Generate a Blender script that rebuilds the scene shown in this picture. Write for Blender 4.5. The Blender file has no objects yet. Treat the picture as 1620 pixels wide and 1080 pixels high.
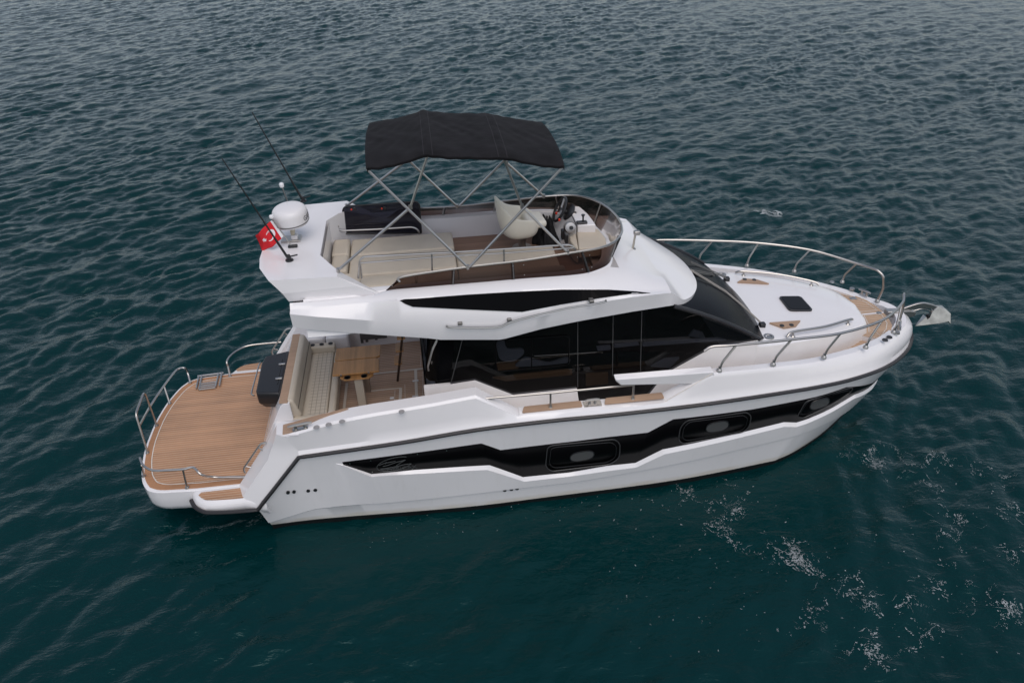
import bpy, bmesh, math, random
import numpy as np
from mathutils import Vector, Matrix
random.seed(7); rng = np.random.default_rng(7)
R = math.radians
scene = bpy.context.scene
# ------------------------------------------------------------------ camera
PITCH, YAW, ROLL, FPX = 0.575792181, 0.109773146, -0.0338035528, 1220.0
CAM = np.array([0.0, -11.0766797, 9.25305896])
_F = np.array([math.sin(YAW)*math.cos(PITCH), math.cos(YAW)*math.cos(PITCH), -math.sin(PITCH)])
_R = np.cross(_F, [0, 0, 1.0]); _R /= np.linalg.norm(_R); _U = np.cross(_R, _F)
_X = _R*math.cos(ROLL) + _U*math.sin(ROLL); _Y = -_R*math.sin(ROLL) + _U*math.cos(ROLL)
cd = bpy.data.cameras.new('camera'); cam = bpy.data.objects.new('camera', cd)
scene.collection.objects.link(cam); scene.camera = cam
cd.sensor_width = 36.0; cd.lens = FPX/1620*36; cd.clip_start = 0.1; cd.clip_end = 6000
cam.matrix_world = Matrix([[_X[i], _Y[i], -_F[i], CAM[i]] for i in range(3)] + [[0, 0, 0, 1]])
# ------------------------------------------------------------------ sky, sun, exposure
SUN_EL, SUN_DIR = R(59), (0.18, -0.95)          # where the sun stands, seen from above
w = bpy.data.worlds.new("World"); scene.world = w; w.use_nodes = True
nt = w.node_tree; bg = nt.nodes['Background']
sky = nt.nodes.new('ShaderNodeTexSky'); sky.sky_type = 'NISHITA'; sky.sun_disc = False
sky.sun_elevation = SUN_EL; sky.sun_rotation = math.atan2(SUN_DIR[0], SUN_DIR[1])
sky.air_density = 1.0; sky.dust_density = 1.3; sky.ozone_density = 1.0
hs = nt.nodes.new('ShaderNodeHueSaturation'); hs.inputs['Saturation'].default_value = 0.58
mx = nt.nodes.new('ShaderNodeMixRGB'); mx.blend_type = 'MULTIPLY'; mx.inputs[0].default_value = 1
mx.inputs[2].default_value = (1.0, 0.975, 0.96, 1)     # cloud layer greys the blue
nt.links.new(sky.outputs[0], hs.inputs['Color']); nt.links.new(hs.outputs[0], mx.inputs[1])
nt.links.new(mx.outputs[0], bg.inputs['Color']); bg.inputs['Strength'].default_value = 0.150
sd = bpy.data.lights.new('sun', 'SUN'); sd.energy = 1.1; sd.angle = R(48); sd.color = (1, 0.935, 0.875)
so = bpy.data.objects.new('sun', sd); scene.collection.objects.link(so)
dv = Vector((SUN_DIR[0]*math.cos(SUN_EL), SUN_DIR[1]*math.cos(SUN_EL), math.sin(SUN_EL))).normalized()
so.rotation_euler = dv.to_track_quat('Z', 'Y').to_euler()
vs = scene.view_settings
vs.view_transform = 'Standard'; vs.look = 'None'; vs.gamma = 1; vs.exposure = 0.08; vs.use_curve_mapping = False

# ------------------------------------------------------------------ survey helper: a sight line met with a known plane
def at(u, v, **k):
    d = (u-810)/FPX*_X - (v-540)/FPX*_Y + _F
    a, val = list(k.items())[0]; i = 'xyz'.index(a)
    return CAM + d*((val-CAM[i])/d[i])
def px(p):
    q = np.asarray(p, float)-CAM; zc = q@_F
    return np.array([810+FPX*(q@_X)/zc, 540-FPX*(q@_Y)/zc])
def hitf(f, u, v, a0, b0, it=25):
    "solve px(f(a,b)) = (u,v)"
    x = np.array([a0, b0], float); t = np.array([u, v], float)
    for _ in range(it):
        r = px(f(*x))-t; h = 1e-4
        if abs(r[0])+abs(r[1]) < .02: break
        J = np.stack([(px(f(x[0]+h, x[1]))-t-r)/h, (px(f(x[0], x[1]+h))-t-r)/h], 1)
        try: d = np.linalg.solve(J, -r)
        except Exception: break
        x = x + np.clip(d, -.15, .15)
    return x
def ats(l, **k): return [at(u, v, **k) for u, v in l]
def mir(p): return [np.array([q[0], -q[1], q[2]]) for q in p]
def M1(q): return np.array([q[0], -q[1], q[2]])

# ------------------------------------------------------------------ materials
def mat(name, col, rough=0.5, metal=0.0, coat=0.0, noise=0.0, nscale=4.0, bump=0.0, bscale=60.0, spec=0.5):
    m = bpy.data.materials.new(name); m.use_nodes = True
    n = m.node_tree; b = n.nodes['Principled BSDF']
    b.inputs['Base Color'].default_value = (*col, 1); b.inputs['Roughness'].default_value = rough
    b.inputs['Metallic'].default_value = metal; b.inputs['Coat Weight'].default_value = coat
    b.inputs['Specular IOR Level'].default_value = spec
    tc = n.nodes.new('ShaderNodeTexCoord')
    if noise:
        t = n.nodes.new('ShaderNodeTexNoise'); t.inputs['Scale'].default_value = nscale; t.inputs['Detail'].default_value = 5
        n.links.new(tc.outputs['Object'], t.inputs['Vector'])
        r = n.nodes.new('ShaderNodeMapRange'); r.inputs[1].default_value = .3; r.inputs[2].default_value = .7
        r.inputs[3].default_value = 1-noise; r.inputs[4].default_value = 1+noise*.5
        n.links.new(t.outputs[0], r.inputs[0])
        x = n.nodes.new('ShaderNodeMixRGB'); x.blend_type = 'MULTIPLY'; x.inputs[0].default_value = 1
        x.inputs[1].default_value = (*col, 1); n.links.new(r.outputs[0], x.inputs[2])
        n.links.new(x.outputs[0], b.inputs['Base Color'])
    if bump:
        t = n.nodes.new('ShaderNodeTexNoise'); t.inputs['Scale'].default_value = bscale; t.inputs['Detail'].default_value = 3
        n.links.new(tc.outputs['Object'], t.inputs['Vector'])
        bp = n.nodes.new('ShaderNodeBump'); bp.inputs['Strength'].default_value = bump; bp.inputs['Distance'].default_value = .01
        n.links.new(t.outputs[0], bp.inputs['Height']); n.links.new(bp.outputs[0], b.inputs['Normal'])
    return m
def mth(n, op, a, b=None, c=None):
    m = n.nodes.new('ShaderNodeMath'); m.operation = op
    for i, x in enumerate((a, b, c)):
        if x is None: continue
        if hasattr(x, 'is_linked') or hasattr(x, 'links'): n.links.new(x, m.inputs[i])
        else: m.inputs[i].default_value = x
    return m.outputs[0]
def teak(name, col, seam, pitch=0.055, axis=1, sw=0.16, rough=0.65, off=0.0, var=.22):
    m = bpy.data.materials.new(name); m.use_nodes = True; n = m.node_tree; b = n.nodes['Principled BSDF']
    b.inputs['Roughness'].default_value = rough
    tc = n.nodes.new('ShaderNodeTexCoord'); sp = n.nodes.new('ShaderNodeSeparateXYZ'); n.links.new(tc.outputs['Object'], sp.inputs[0])
    q = mth(n, 'DIVIDE', mth(n, 'ADD', sp.outputs[axis], 10+off), pitch)
    fr = mth(n, 'FRACT', q); fl = mth(n, 'FLOOR', q)
    wn = n.nodes.new('ShaderNodeTexWhiteNoise'); wn.noise_dimensions = '1D'; n.links.new(fl, wn.inputs['W'])
    mp = n.nodes.new('ShaderNodeMapping'); mp.inputs['Scale'].default_value = (3, 60, 60) if axis == 1 else (60, 3, 60)
    n.links.new(tc.outputs['Object'], mp.inputs[0])
    ns = n.nodes.new('ShaderNodeTexNoise'); ns.inputs['Scale'].default_value = 1; ns.inputs['Detail'].default_value = 4; n.links.new(mp.outputs[0], ns.inputs['Vector'])
    n2 = n.nodes.new('ShaderNodeTexNoise'); n2.inputs['Scale'].default_value = 1.3; n2.inputs['Detail'].default_value = 3; n.links.new(tc.outputs['Object'], n2.inputs['Vector'])
    s = mth(n, 'ADD', mth(n, 'ADD', mth(n, 'MULTIPLY', wn.outputs['Value'], var), mth(n, 'MULTIPLY', ns.outputs[0], .45)), mth(n, 'MULTIPLY', n2.outputs[0], .5))
    s = mth(n, 'ADD', s, .42-var/2)
    x = n.nodes.new('ShaderNodeMixRGB'); x.blend_type = 'MULTIPLY'; x.inputs[0].default_value = 1; x.inputs[1].default_value = (*col, 1); n.links.new(s, x.inputs[2])
    y = n.nodes.new('ShaderNodeMixRGB'); y.inputs[2].default_value = (*seam, 1); n.links.new(x.outputs[0], y.inputs[1])
    n.links.new(mth(n, 'LESS_THAN', fr, sw), y.inputs[0]); n.links.new(y.outputs[0], b.inputs['Base Color'])
    return m
def tint(name, col, rough=0.03, body=0.0, bodycol=(0.01, 0.01, 0.01), ior=1.3):
    "thin tinted pane: part of the light goes through, part is mirrored"
    m = bpy.data.materials.new(name); m.use_nodes = True; n = m.node_tree
    for q in list(n.nodes): n.nodes.remove(q)
    o = n.nodes.new('ShaderNodeOutputMaterial'); t = n.nodes.new('ShaderNodeBsdfTransparent'); t.inputs[0].default_value = (*col, 1)
    g = n.nodes.new('ShaderNodeBsdfGlossy'); g.inputs['Roughness'].default_value = rough; g.inputs['Color'].default_value = (1, 1, 1, 1)
    d = n.nodes.new('ShaderNodeBsdfDiffuse'); d.inputs[0].default_value = (*bodycol, 1)
    m1 = n.nodes.new('ShaderNodeMixShader'); m1.inputs[0].default_value = body; n.links.new(t.outputs[0], m1.inputs[1]); n.links.new(d.outputs[0], m1.inputs[2])
    f = n.nodes.new('ShaderNodeFresnel'); f.inputs[0].default_value = ior
    m2 = n.nodes.new('ShaderNodeMixShader'); n.links.new(f.outputs[0], m2.inputs[0]); n.links.new(m1.outputs[0], m2.inputs[1]); n.links.new(g.outputs[0], m2.inputs[2])
    n.links.new(m2.outputs[0], o.inputs[0]); return m
WHITE = mat('white_gelcoat', (.775, .755, .76), .22, coat=.3, noise=.025, nscale=1.2)
BOUNCEW = mat('bounce_tinted_gelcoat', (.78, .745, .725), .3, coat=.2, noise=.05, nscale=2.5)  # white gelcoat with warm light bounced off the teak put into its colour
BLACKP = mat('black_gloss', (.003, .003, .0035), .08, spec=.16)
LENS = mat('black_lens', (.002, .002, .0025), .3, spec=.05)
BLACKG = mat('black_satin', (.012, .012, .014), .3)
HULLW = mat('hull_gelcoat', (.80, .78, .786), .2, coat=.3, noise=.03, nscale=.9)
def _stain():
    n = HULLW.node_tree; b = n.nodes['Principled BSDF']; src = b.inputs['Base Color'].links[0].from_socket
    tc = n.nodes.new('ShaderNodeTexCoord'); sp = n.nodes.new('ShaderNodeSeparateXYZ'); n.links.new(tc.outputs['Object'], sp.inputs[0])
    t = n.nodes.new('ShaderNodeTexNoise'); t.inputs['Scale'].default_value = 1.7; t.inputs['Detail'].default_value = 6; n.links.new(tc.outputs['Object'], t.inputs['Vector'])
    r = n.nodes.new('ShaderNodeMapRange'); r.inputs[1].default_value = .13; r.inputs[2].default_value = -.02; r.inputs[3].default_value = 0; r.inputs[4].default_value = 1.5; n.links.new(sp.outputs[2], r.inputs[0])
    f = mth(n, 'MULTIPLY', r.outputs[0], mth(n, 'MULTIPLY', mth(n, 'POWER', t.outputs[0], 2.0), 1.6))
    mp = n.nodes.new('ShaderNodeMapping'); mp.inputs['Scale'].default_value = (9, 9, .5); n.links.new(tc.outputs['Object'], mp.inputs[0])
    t2 = n.nodes.new('ShaderNodeTexNoise'); t2.inputs['Scale'].default_value = 1; t2.inputs['Detail'].default_value = 4; n.links.new(mp.outputs[0], t2.inputs['Vector'])
    st = n.nodes.new('ShaderNodeMapRange'); st.inputs[1].default_value = .55; st.inputs[2].default_value = .8; st.inputs[3].default_value = 0; st.inputs[4].default_value = .16; n.links.new(t2.outputs[0], st.inputs[0])
    y = n.nodes.new('ShaderNodeMixRGB'); y.inputs[2].default_value = (.55, .46, .30, 1); n.links.new(src, y.inputs[1]); n.links.new(mth(n, 'MINIMUM', f, .4), y.inputs[0])
    y2 = n.nodes.new('ShaderNodeMixRGB'); y2.inputs[2].default_value = (.60, .57, .54, 1); n.links.new(y.outputs[0], y2.inputs[1]); n.links.new(st.outputs[0], y2.inputs[0])
    n.links.new(y2.outputs[0], b.inputs['Base Color'])
RUB = mat('dark_rubber', (.022, .020, .022), .42)
ANTI = mat('antifouling', (.006, .006, .007), .5)
STEEL = mat('polished_steel', (.46, .44, .42), .30, metal=1)
STEELD = mat('brushed_steel', (.45, .43, .41), .35, metal=1)
TEAK = teak('platform_teak', (.445, .232, .122), (.58, .45, .34), pitch=.055, sw=.16, var=.2)
TEAKC = teak('cockpit_teak', (.46, .29, .19), (.62, .53, .46), sw=.15)
TEAKB = teak('bow_teak', (.46, .29, .175), (.66, .57, .48), pitch=.06)
TEAKM = teak('teak_margin', (.44, .22, .11), (.44, .22, .11), sw=0, var=0)
TEAKL = teak('teak_coaming', (.44, .29, .195), (.4, .26, .17), pitch=.4, sw=.01, var=.1)
TABLE = teak('varnished_teak', (.45, .23, .085), (.45, .23, .085), pitch=.045, axis=0, sw=0, var=.22, rough=.4)
CAULK = mat('white_caulk', (.66, .60, .53), .6)
CREAM = mat('cream_vinyl', (.53, .465, .375), .5, noise=.07, nscale=3, bump=.3, bscale=5)
CREAMS = mat('ivory_vinyl', (.72, .68, .58), .42, noise=.03)
CANVAS = mat('black_canvas', (.0105, .0098, .0115), .9, noise=.45, nscale=3.5, bump=1.0, bscale=6, spec=.25)
CLOTH = mat('black_cloth', (.006, .006, .007), .95, bump=.5, bscale=40)
GREYM = mat('grey_mesh', (.30, .29, .29), .6)
DARKM = mat('dark_plastic', (.02, .02, .022), .4)
GREYL = mat('grey_lens', (.085, .085, .085), .35)
FRAMEG = mat('window_gasket', (.045, .045, .047), .4)
SEAMK = mat('dark_seam', (.10, .085, .07), .8)
RED = mat('red_cloth', (.62, .012, .02), .8); WHITEC = mat('white_cloth', (.78, .77, .78), .8)
REDP = mat('red_plastic', (.75, .05, .02), .4)
SMOKE = tint('smoked_acrylic', (.32, .33, .38), .04, .45, (.030, .028, .040))
BROWN = tint('brown_acrylic', (.20, .13, .105), .16, .25, (.016, .008, .006), ior=1.17)
GLASS = tint('saloon_glass', (.27, .27, .285), .02, ior=1.27)
WSCOVER = mat('windshield_mesh', (.0045, .0055, .009), .26, noise=.5, nscale=2.0, spec=.055)
VENT = mat('vent_grey', (.075, .072, .072), .6)
WOODI = mat('interior_wood', (.30, .17, .08), .5); INT = mat('interior_dark', (.018, .016, .015), .8)
CURT = mat('curtain', (.26, .28, .32), .9)
LETTER = mat('dark_lettering', (.05, .05, .055), .5)
LOGO = mat('grey_print', (.055, .06, .06), .5)

_stain()
# ------------------------------------------------------------------ object helpers
col = scene.collection
def empty(name, loc=(0, 0, 0), parent=None):
    o = bpy.data.objects.new(name, None); col.objects.link(o); o.location = loc; o.empty_display_size = .2
    if parent: o.parent = parent
    return o
def tag(o, label, cat=None, group=None, kind=None):
    o['label'] = label
    if cat: o['category'] = cat
    if group: o['group'] = group
    if kind: o['kind'] = kind
    return o
class MB:
    def __init__(s): s.v = []; s.f = []
    def add(s, vs, fs):
        b = len(s.v); s.v += [tuple(map(float, q)) for q in vs]; s.f += [tuple(i+b for i in f) for f in fs]; return s
    def box(s, x0, x1, y0, y1, z0, z1):
        return s.add([(x, y, z) for z in (z0, z1) for y in (y0, y1) for x in (x0, x1)],
                     [(0, 2, 3, 1), (4, 5, 7, 6), (0, 1, 5, 4), (2, 6, 7, 3), (0, 4, 6, 2), (1, 3, 7, 5)])
    def tube(s, pts, r, n=10, closed=False, cap=True):
        pts = [Vector(map(float, p)) for p in pts]
        m = len(pts); rs = r if isinstance(r, (list, tuple)) else [r]*m
        up = None; rings = []
        for i, p in enumerate(pts):
            a = pts[i-1] if (i or closed) else p; c = pts[(i+1) % m] if (i < m-1 or closed) else p
            t = (c-a).normalized()
            if up is None: up = t.orthogonal().normalized()
            up = (up-t*up.dot(t)); up = up.normalized() if up.length > 1e-6 else t.orthogonal().normalized()
            bn = t.cross(up)
            rings.append([p+(up*math.cos(2*math.pi*k/n)+bn*math.sin(2*math.pi*k/n))*rs[i] for k in range(n)])
        vs = [q for g in rings for q in g]; fs = []
        for i in range(m if closed else m-1):
            j = (i+1) % m
            for k in range(n): fs.append((i*n+k, i*n+(k+1) % n, j*n+(k+1) % n, j*n+k))
        if cap and not closed: fs += [tuple(range(n-1, -1, -1)), tuple((m-1)*n+k for k in range(n))]
        return s.add(vs, fs)
    def grid(s, rows, flip=False):
        "rows: lists of points of equal length"
        m = len(rows[0]); vs = [p for r_ in rows for p in r_]; fs = []
        for i in range(len(rows)-1):
            for j in range(m-1):
                f = (i*m+j, i*m+j+1, (i+1)*m+j+1, (i+1)*m+j); fs.append(f[::-1] if flip else f)
        return s.add(vs, fs)
    def prism(s, poly, dvec):
        "closed polygon of 3D points swept by dvec"
        n = len(poly); d = np.array(dvec, float); p = [np.asarray(q, float) for q in poly]
        return s.add(p+[q+d for q in p], [tuple(range(n-1, -1, -1)), tuple(range(n, 2*n))]+[(i, (i+1) % n, n+(i+1) % n, n+i) for i in range(n)])
    def loftc(s, rings):
        "closed rings, capped"
        n = len(rings[0]); vs = [p for r_ in rings for p in r_]; fs = []
        for i in range(len(rings)-1):
            for k in range(n): fs.append((i*n+k, i*n+(k+1) % n, (i+1)*n+(k+1) % n, (i+1)*n+k))
        fs += [tuple(range(n-1, -1, -1)), tuple((len(rings)-1)*n+k for k in range(n))]
        return s.add(vs, fs)
    def lathe(s, prof, c=(0, 0, 0), n=24, M=None):
        vs = []; fs = []
        for r_, z in prof:
            for k in range(n):
                a = 2*math.pi*k/n; p = Vector((r_*math.cos(a), r_*math.sin(a), z))
                if M is not None: p = M @ p
                vs.append(p+Vector(c))
        for i in range(len(prof)-1):
            for k in range(n): fs.append((i*n+k, i*n+(k+1) % n, (i+1)*n+(k+1) % n, (i+1)*n+k))
        fs += [tuple(range(n-1, -1, -1)), tuple((len(prof)-1)*n+k for k in range(n))]
        return s.add(vs, fs)
    def build(s, name, m, parent=None, smooth=True, ang=35, bevel=0, seg=2, merge=True, thick=0, toff=-1, sub=0):
        me = bpy.data.meshes.new(name); me.from_pydata(s.v, [], s.f); me.update()
        bm = bmesh.new(); bm.from_mesh(me)
        if merge: bmesh.ops.remove_doubles(bm, verts=bm.verts, dist=1e-5)
        bmesh.ops.dissolve_degenerate(bm, edges=bm.edges, dist=1e-5)
        bmesh.ops.recalc_face_normals(bm, faces=bm.faces)
        bm.to_mesh(me); bm.free()
        o = bpy.data.objects.new(name, me); col.objects.link(o)
        if m: me.materials.append(m)
        if thick:
            md = o.modifiers.new('t', 'SOLIDIFY'); md.thickness = thick; md.offset = toff
        if bevel:
            md = o.modifiers.new('b', 'BEVEL'); md.width = bevel; md.segments = seg; md.limit_method = 'ANGLE'; md.angle_limit = R(30)
        if sub:
            md = o.modifiers.new('s', 'SUBSURF'); md.levels = sub; md.render_levels = sub
        if smooth:
            me.polygons.foreach_set('use_smooth', [True]*len(me.polygons))
            if ang < 180: me.set_sharp_from_angle(angle=R(ang))
        if parent: o.parent = parent
        return o
def spline(pts, n=8, closed=False):
    "Catmull-Rom through points"
    P = [np.asarray(p, float) for p in pts]; m = len(P); out = []
    rngm = m if closed else m-1
    for i in range(rngm):
        p0 = P[i-1] if (i > 0 or closed) else 2*P[0]-P[1]; p1 = P[i]; p2 = P[(i+1) % m]
        p3 = P[(i+2) % m] if (i+2 < m or closed) else 2*P[-1]-P[-2]
        for k in range(n):
            t = k/n
            out.append(.5*((2*p1)+(-p0+p2)*t+(2*p0-5*p1+4*p2-p3)*t*t+(-p0+3*p1-3*p2+p3)*t**3))
    if not closed: out.append(P[-1])
    return out
def rpoly(pts, rad, n=5):
    "polyline / polygon corners rounded (open path)"
    P = [np.asarray(p, float) for p in pts]; out = [P[0]]
    for i in range(1, len(P)-1):
        a, b, c = P[i-1], P[i], P[i+1]
        la, lc = np.linalg.norm(a-b), np.linalg.norm(c-b); r_ = min(rad, la*.45, lc*.45)
        p, q = b+(a-b)/la*r_, b+(c-b)/lc*r_
        for k in range(n+1):
            t = k/n; out.append((1-t)**2*p+2*t*(1-t)*b+t*t*q)
    out.append(P[-1]); return out
def rclosed(pts, rad, n=5):
    P = [np.asarray(p, float) for p in pts]; out = []
    for i in range(len(P)):
        a, b, c = P[i-1], P[i], P[(i+1) % len(P)]
        la, lc = np.linalg.norm(a-b), np.linalg.norm(c-b); r_ = min(rad if np.isscalar(rad) else rad[i], la*.48, lc*.48)
        p, q = b+(a-b)/la*r_, b+(c-b)/lc*r_
        for k in range(n+1):
            t = k/n; out.append((1-t)**2*p+2*t*(1-t)*b+t*t*q)
    return out
def resamp(pts, xs):
    "resample polyline at given x"
    P = np.array(pts); o = np.argsort(P[:, 0]); P = P[o]
    return [np.array([x, np.interp(x, P[:, 0], P[:, 1]), np.interp(x, P[:, 0], P[:, 2])]) for x in xs]
def plane_poly(name, pts, z, m, parent, h=.004):
    return MB().prism([(p[0], p[1], z) for p in pts], (0, 0, h)).build(name, m, parent, smooth=False)
# ================================================================== THE YACHT: hull
yacht = empty('motor_yacht', (0, 0, 0))
tag(yacht, 'white motor yacht with black hull stripe and teak stern platform on dark sea', 'motor yacht')
RRpx = [(408, 805, 2.0), (473, 722, 1.95), (520, 715.5, 1.97), (637, 698.6, 2.02), (754.6, 678.7, 2.05), (872, 664.5, 2.07), (960, 656, 2.08),
        (1086, 642, 2.06), (1170, 630.5, 2.02), (1250, 618.3, 1.905), (1296, 610.5, 1.82), (1340, 601, 1.665), (1383.7, 587.2, 1.41), (1409, 575, 1.10), (1425, 563, .80), (1435.5, 551, .50), (1439.5, 541, .27), (1440.5, 533, .11)]
RRn = [at(u, v, y=-y) for u, v, y in RRpx] + [at(1440, 526.5, y=0)]
def arc(P):
    d = [0]
    for a, b in zip(P, P[1:]): d.append(d[-1]+np.linalg.norm(b-a))
    return np.array(d)/d[-1]
def curve(P, ss):
    P = np.array(P); a = arc(list(P)); return np.stack([np.interp(ss, a, P[:, i]) for i in range(3)], -1)
RRa = [RRn[0], RRn[1]] + spline(RRn[1:], 5)[1:]
WLn = ats([(430, 828), (520, 819), (731, 802), (872, 785), (1069, 759), (1212, 731), (1230, 726), (1260, 712), (1306.7, 680), (1343, 641.5)], z=0)
WLn[0][1] = -1.68; WLa = spline(WLn + [np.array([7.84, 0, 0])], 5)
_WP, _RP = np.array(WLa), np.array(RRa); _WA, _RA = arc(WLa), arc(RRa)
def H(s, w): return np.array([np.interp(s, _WA, _WP[:, i])*(1-w) + np.interp(s, _RA, _RP[:, i])*w for i in range(3)])
def HN(s, w):
    e = 1e-3; s = min(max(s, .002), .985)
    a = H(s+e, w)-H(s-e, w); b = H(s, w+e)-H(s, w-e); n = np.cross(a, b); n = n/np.linalg.norm(n)
    return n if n[1] < 0 else -n
def HO(s, w, o): return H(s, w)+HN(s, w)*o
def sw(l, o=0.0):
    out = []
    for u, v in l:
        r = hitf((lambda a, b: HO(a, b, o)), u, v, min(max((u-430)/1010, .02), .93), .5); out.append(r)
    return np.array(out)
Upx = [(529, 732), (632.6, 718.6), (714.7, 707.6), (761.6, 701), (792, 711.5), (900, 698.6), (960, 691), (1025, 683.8), (1065, 662.8), (1190.8, 647), (1290, 627.5), (1339, 612), (1374, 599)]
Lpx = [(529, 732.4), (543.5, 734.5), (588, 749), (656, 742.4), (774.5, 735), (827.3, 753.8), (900, 746.7), (960, 736), (1005, 731.4), (1048, 710), (1240, 667), (1260, 667.6), (1300, 652.5), (1317, 644), (1351, 623.7), (1375, 599.6)]
Epx = [(529, 733), (594, 752.5), (771, 743), (829.6, 761.5), (900, 753.5), (960, 745), (1007, 739), (1052, 718), (1240, 674.8), (1260, 675.3), (1300, 659.5), (1317, 651), (1351, 630.5), (1383, 600)]
Kpx = [(500, 804.3), (520, 802.3), (661, 789), (797, 773.7), (900, 762), (960, 752.5), (1065, 733), (1170, 709), (1254, 689), (1300, 671)]
OFF = .055
Us, Ls, Es, Ks = sw(Upx), sw(Lpx), sw(Epx, OFF), sw(Kpx, .03)
s_tip = Us[0, 0]; s_end = Us[-1, 0]
def wof(A, s, lo=None, hi=None): return float(np.interp(s, A[:, 0], A[:, 1], left=lo, right=hi))
kn = sorted(set(np.round(np.concatenate([Us[:, 0], Ls[:, 0], Es[:, 0], np.linspace(0, 1, 110)]), 4)))
SS = [s for s in kn if 0 <= s <= 1]
def ramp(s): return max(0.0, min(1.0, (s-s_tip)/.035, (1.0-s)/.09 if s > .9 else 1))
rows = {k: [] for k in 'RMULEKVWB'}
kx = np.linspace(Ks[-1, 0], .93, 3)
for s in SS:
    u = wof(Us, s); l = wof(Ls, s); e = wof(Es, s)
    if s > s_end:                                   # the stripe runs out into the stem
        t = (s-s_end)/(1-s_end); u = u+(.86-u)*t; l = u-.01; e = u-.05
    if s < s_tip: u = Us[0, 1]; l = u-.004; e = l-.006
    l = min(l, u-.004); e = min(e, l-.004)
    k = wof(Ks, s); k = k if s < Ks[-1, 0] else k*max(.5, 1-(s-Ks[-1, 0])*1.5); k = min(k, e-.02)
    o = ramp(s)*OFF
    for key, w_, of in (('R', 1, 0), ('M', (1+u)/2, 0.0), ('U', u, 0), ('L', l, 0), ('E', e, o), ('K', k, .03+o*.3 if s < .98 else 0), ('V', max(k-.025, .005), .012 if s < .98 else 0)):
        rows[key].append(HO(s, w_, of))
    a = H(s, 0); rows['W'].append(a+np.array([0, 0, -.0])); rows['B'].append(np.array([a[0], a[1]*.9, -.6]))
hb = MB(); order = 'RMULEKVW'
for sgn in (1, -1):
    g = [[p*np.array([1, sgn, 1]) for p in rows[k]] for k in order]
    hb.grid(g)
    tr = [r_[0] for r_ in g]                       # transom
    hb.add([p for p in tr]+[p*np.array([1, 0, 1]) for p in tr], [(i, i+1, len(tr)+i+1, len(tr)+i) for i in range(len(tr)-1)])
hull = hb.build('hull', HULLW, yacht, ang=22)
ab = MB()
for sgn in (1, -1):
    g = [[p*np.array([1, sgn, 1]) for p in rows[k]] for k in 'WB']; ab.grid(g)
    ab.add([g[0][0], g[1][0], g[1][0]*np.array([1, 0, 1]), g[0][0]*np.array([1, 0, 1])], [(0, 1, 2, 3)])
ab.build('antifouling', ANTI, hull)
# black stripe plate
sb0 = Ls[1, 0]
for sgn in (1, -1):
    b = MB(); top = []; bot = []
    for s in [sb0]+[s for s in SS if sb0 < s <= s_end]:
        u = wof(Us, s); l = min(wof(Ls, s), u-.002)
        top.append(HO(s, u, .006)*np.array([1, sgn, 1])); bot.append(HO(s, l, .006)*np.array([1, sgn, 1]))
    mid = [(p+q)/2 for p, q in zip(top, bot)]
    b.grid([top, mid, bot]); stripe = b.build('hull_stripe', LENS, yacht, thick=.004, toff=-1)
    if sgn == 1: stripe_r = stripe
def hp(u, v, o=.008):
    r = hitf((lambda a, b: HO(a, b, o)), u, v, min(max((u-430)/1010, .02), .93), .5); return HO(r[0], r[1], o)
def hps(l, o=.008): return [hp(u, v, o) for u, v in l]
def fan(b, P):
    c = sum(P)/len(P); b.add(list(P)+[c], [(i, (i+1) % len(P), len(P)) for i in range(len(P))]); return b
DIVG = mat('frame_grey', (.018, .018, .02), .4)
PH = [([(866, 707), (876.5, 703.8), (972.6, 694.5), (981, 701.6), (980, 724), (966, 734), (872, 745.3), (863, 738)], (921, 721, 19, 7)),
      ([(1075.8, 676.4), (1086, 665), (1181, 651.8), (1188.7, 657.5), (1185.6, 674), (1177, 683), (1080.5, 702), (1073.5, 696)], (1135, 674.5, 18, 7.5)),
      ([(1261, 659), (1275, 634.4), (1340, 614.5), (1350, 613), (1346, 620), (1318, 638.5), (1270, 661.5)], (1297, 638.5, 15.5, 7))]
for pts, (eu, ev, ea, eb) in PH:
    tilt = -.16 if eu < 1000 else (-.2 if eu < 1200 else -.3)
    for sgn in (1, -1):
        rr = [np.array([*q, 0.0]) for q in pts]; rr = rclosed(rr, 7, 4)
        P3 = [hp(q[0], q[1], .013) for q in rr]
        if sgn < 0: P3 = mir(P3)
        f = MB().tube(P3, .009, 6, closed=True).build('porthole', FRAMEG, yacht)
        ctr_ = np.array([*pts[0], 0.])*0+sum(np.array([*q, 0.]) for q in pts)/len(pts)
        P4 = [hp(*(ctr_+(q-ctr_)*np.array([.90, .80, 0]))[:2], .012) for q in rr]
        P4 = mir(P4) if sgn < 0 else P4
        MB().tube(P4, .005, 5, closed=True).build('inner_frame', DIVG, f)
        el = [hp(eu+ea*math.copysign(abs(math.cos(a))**.7, math.cos(a)), ev+tilt*ea*math.copysign(abs(math.cos(a))**.7, math.cos(a))+eb*math.copysign(abs(math.sin(a))**.8, math.sin(a)), .018) for a in np.linspace(0, 2*math.pi, 28, endpoint=False)]
        if sgn < 0: el = mir(el)
        o = fan(MB(), el).build('opening_light', GREYL, f, smooth=False); MB().tube(el, .009, 5, closed=True).build('light_rim', BLACKG, f)
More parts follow.
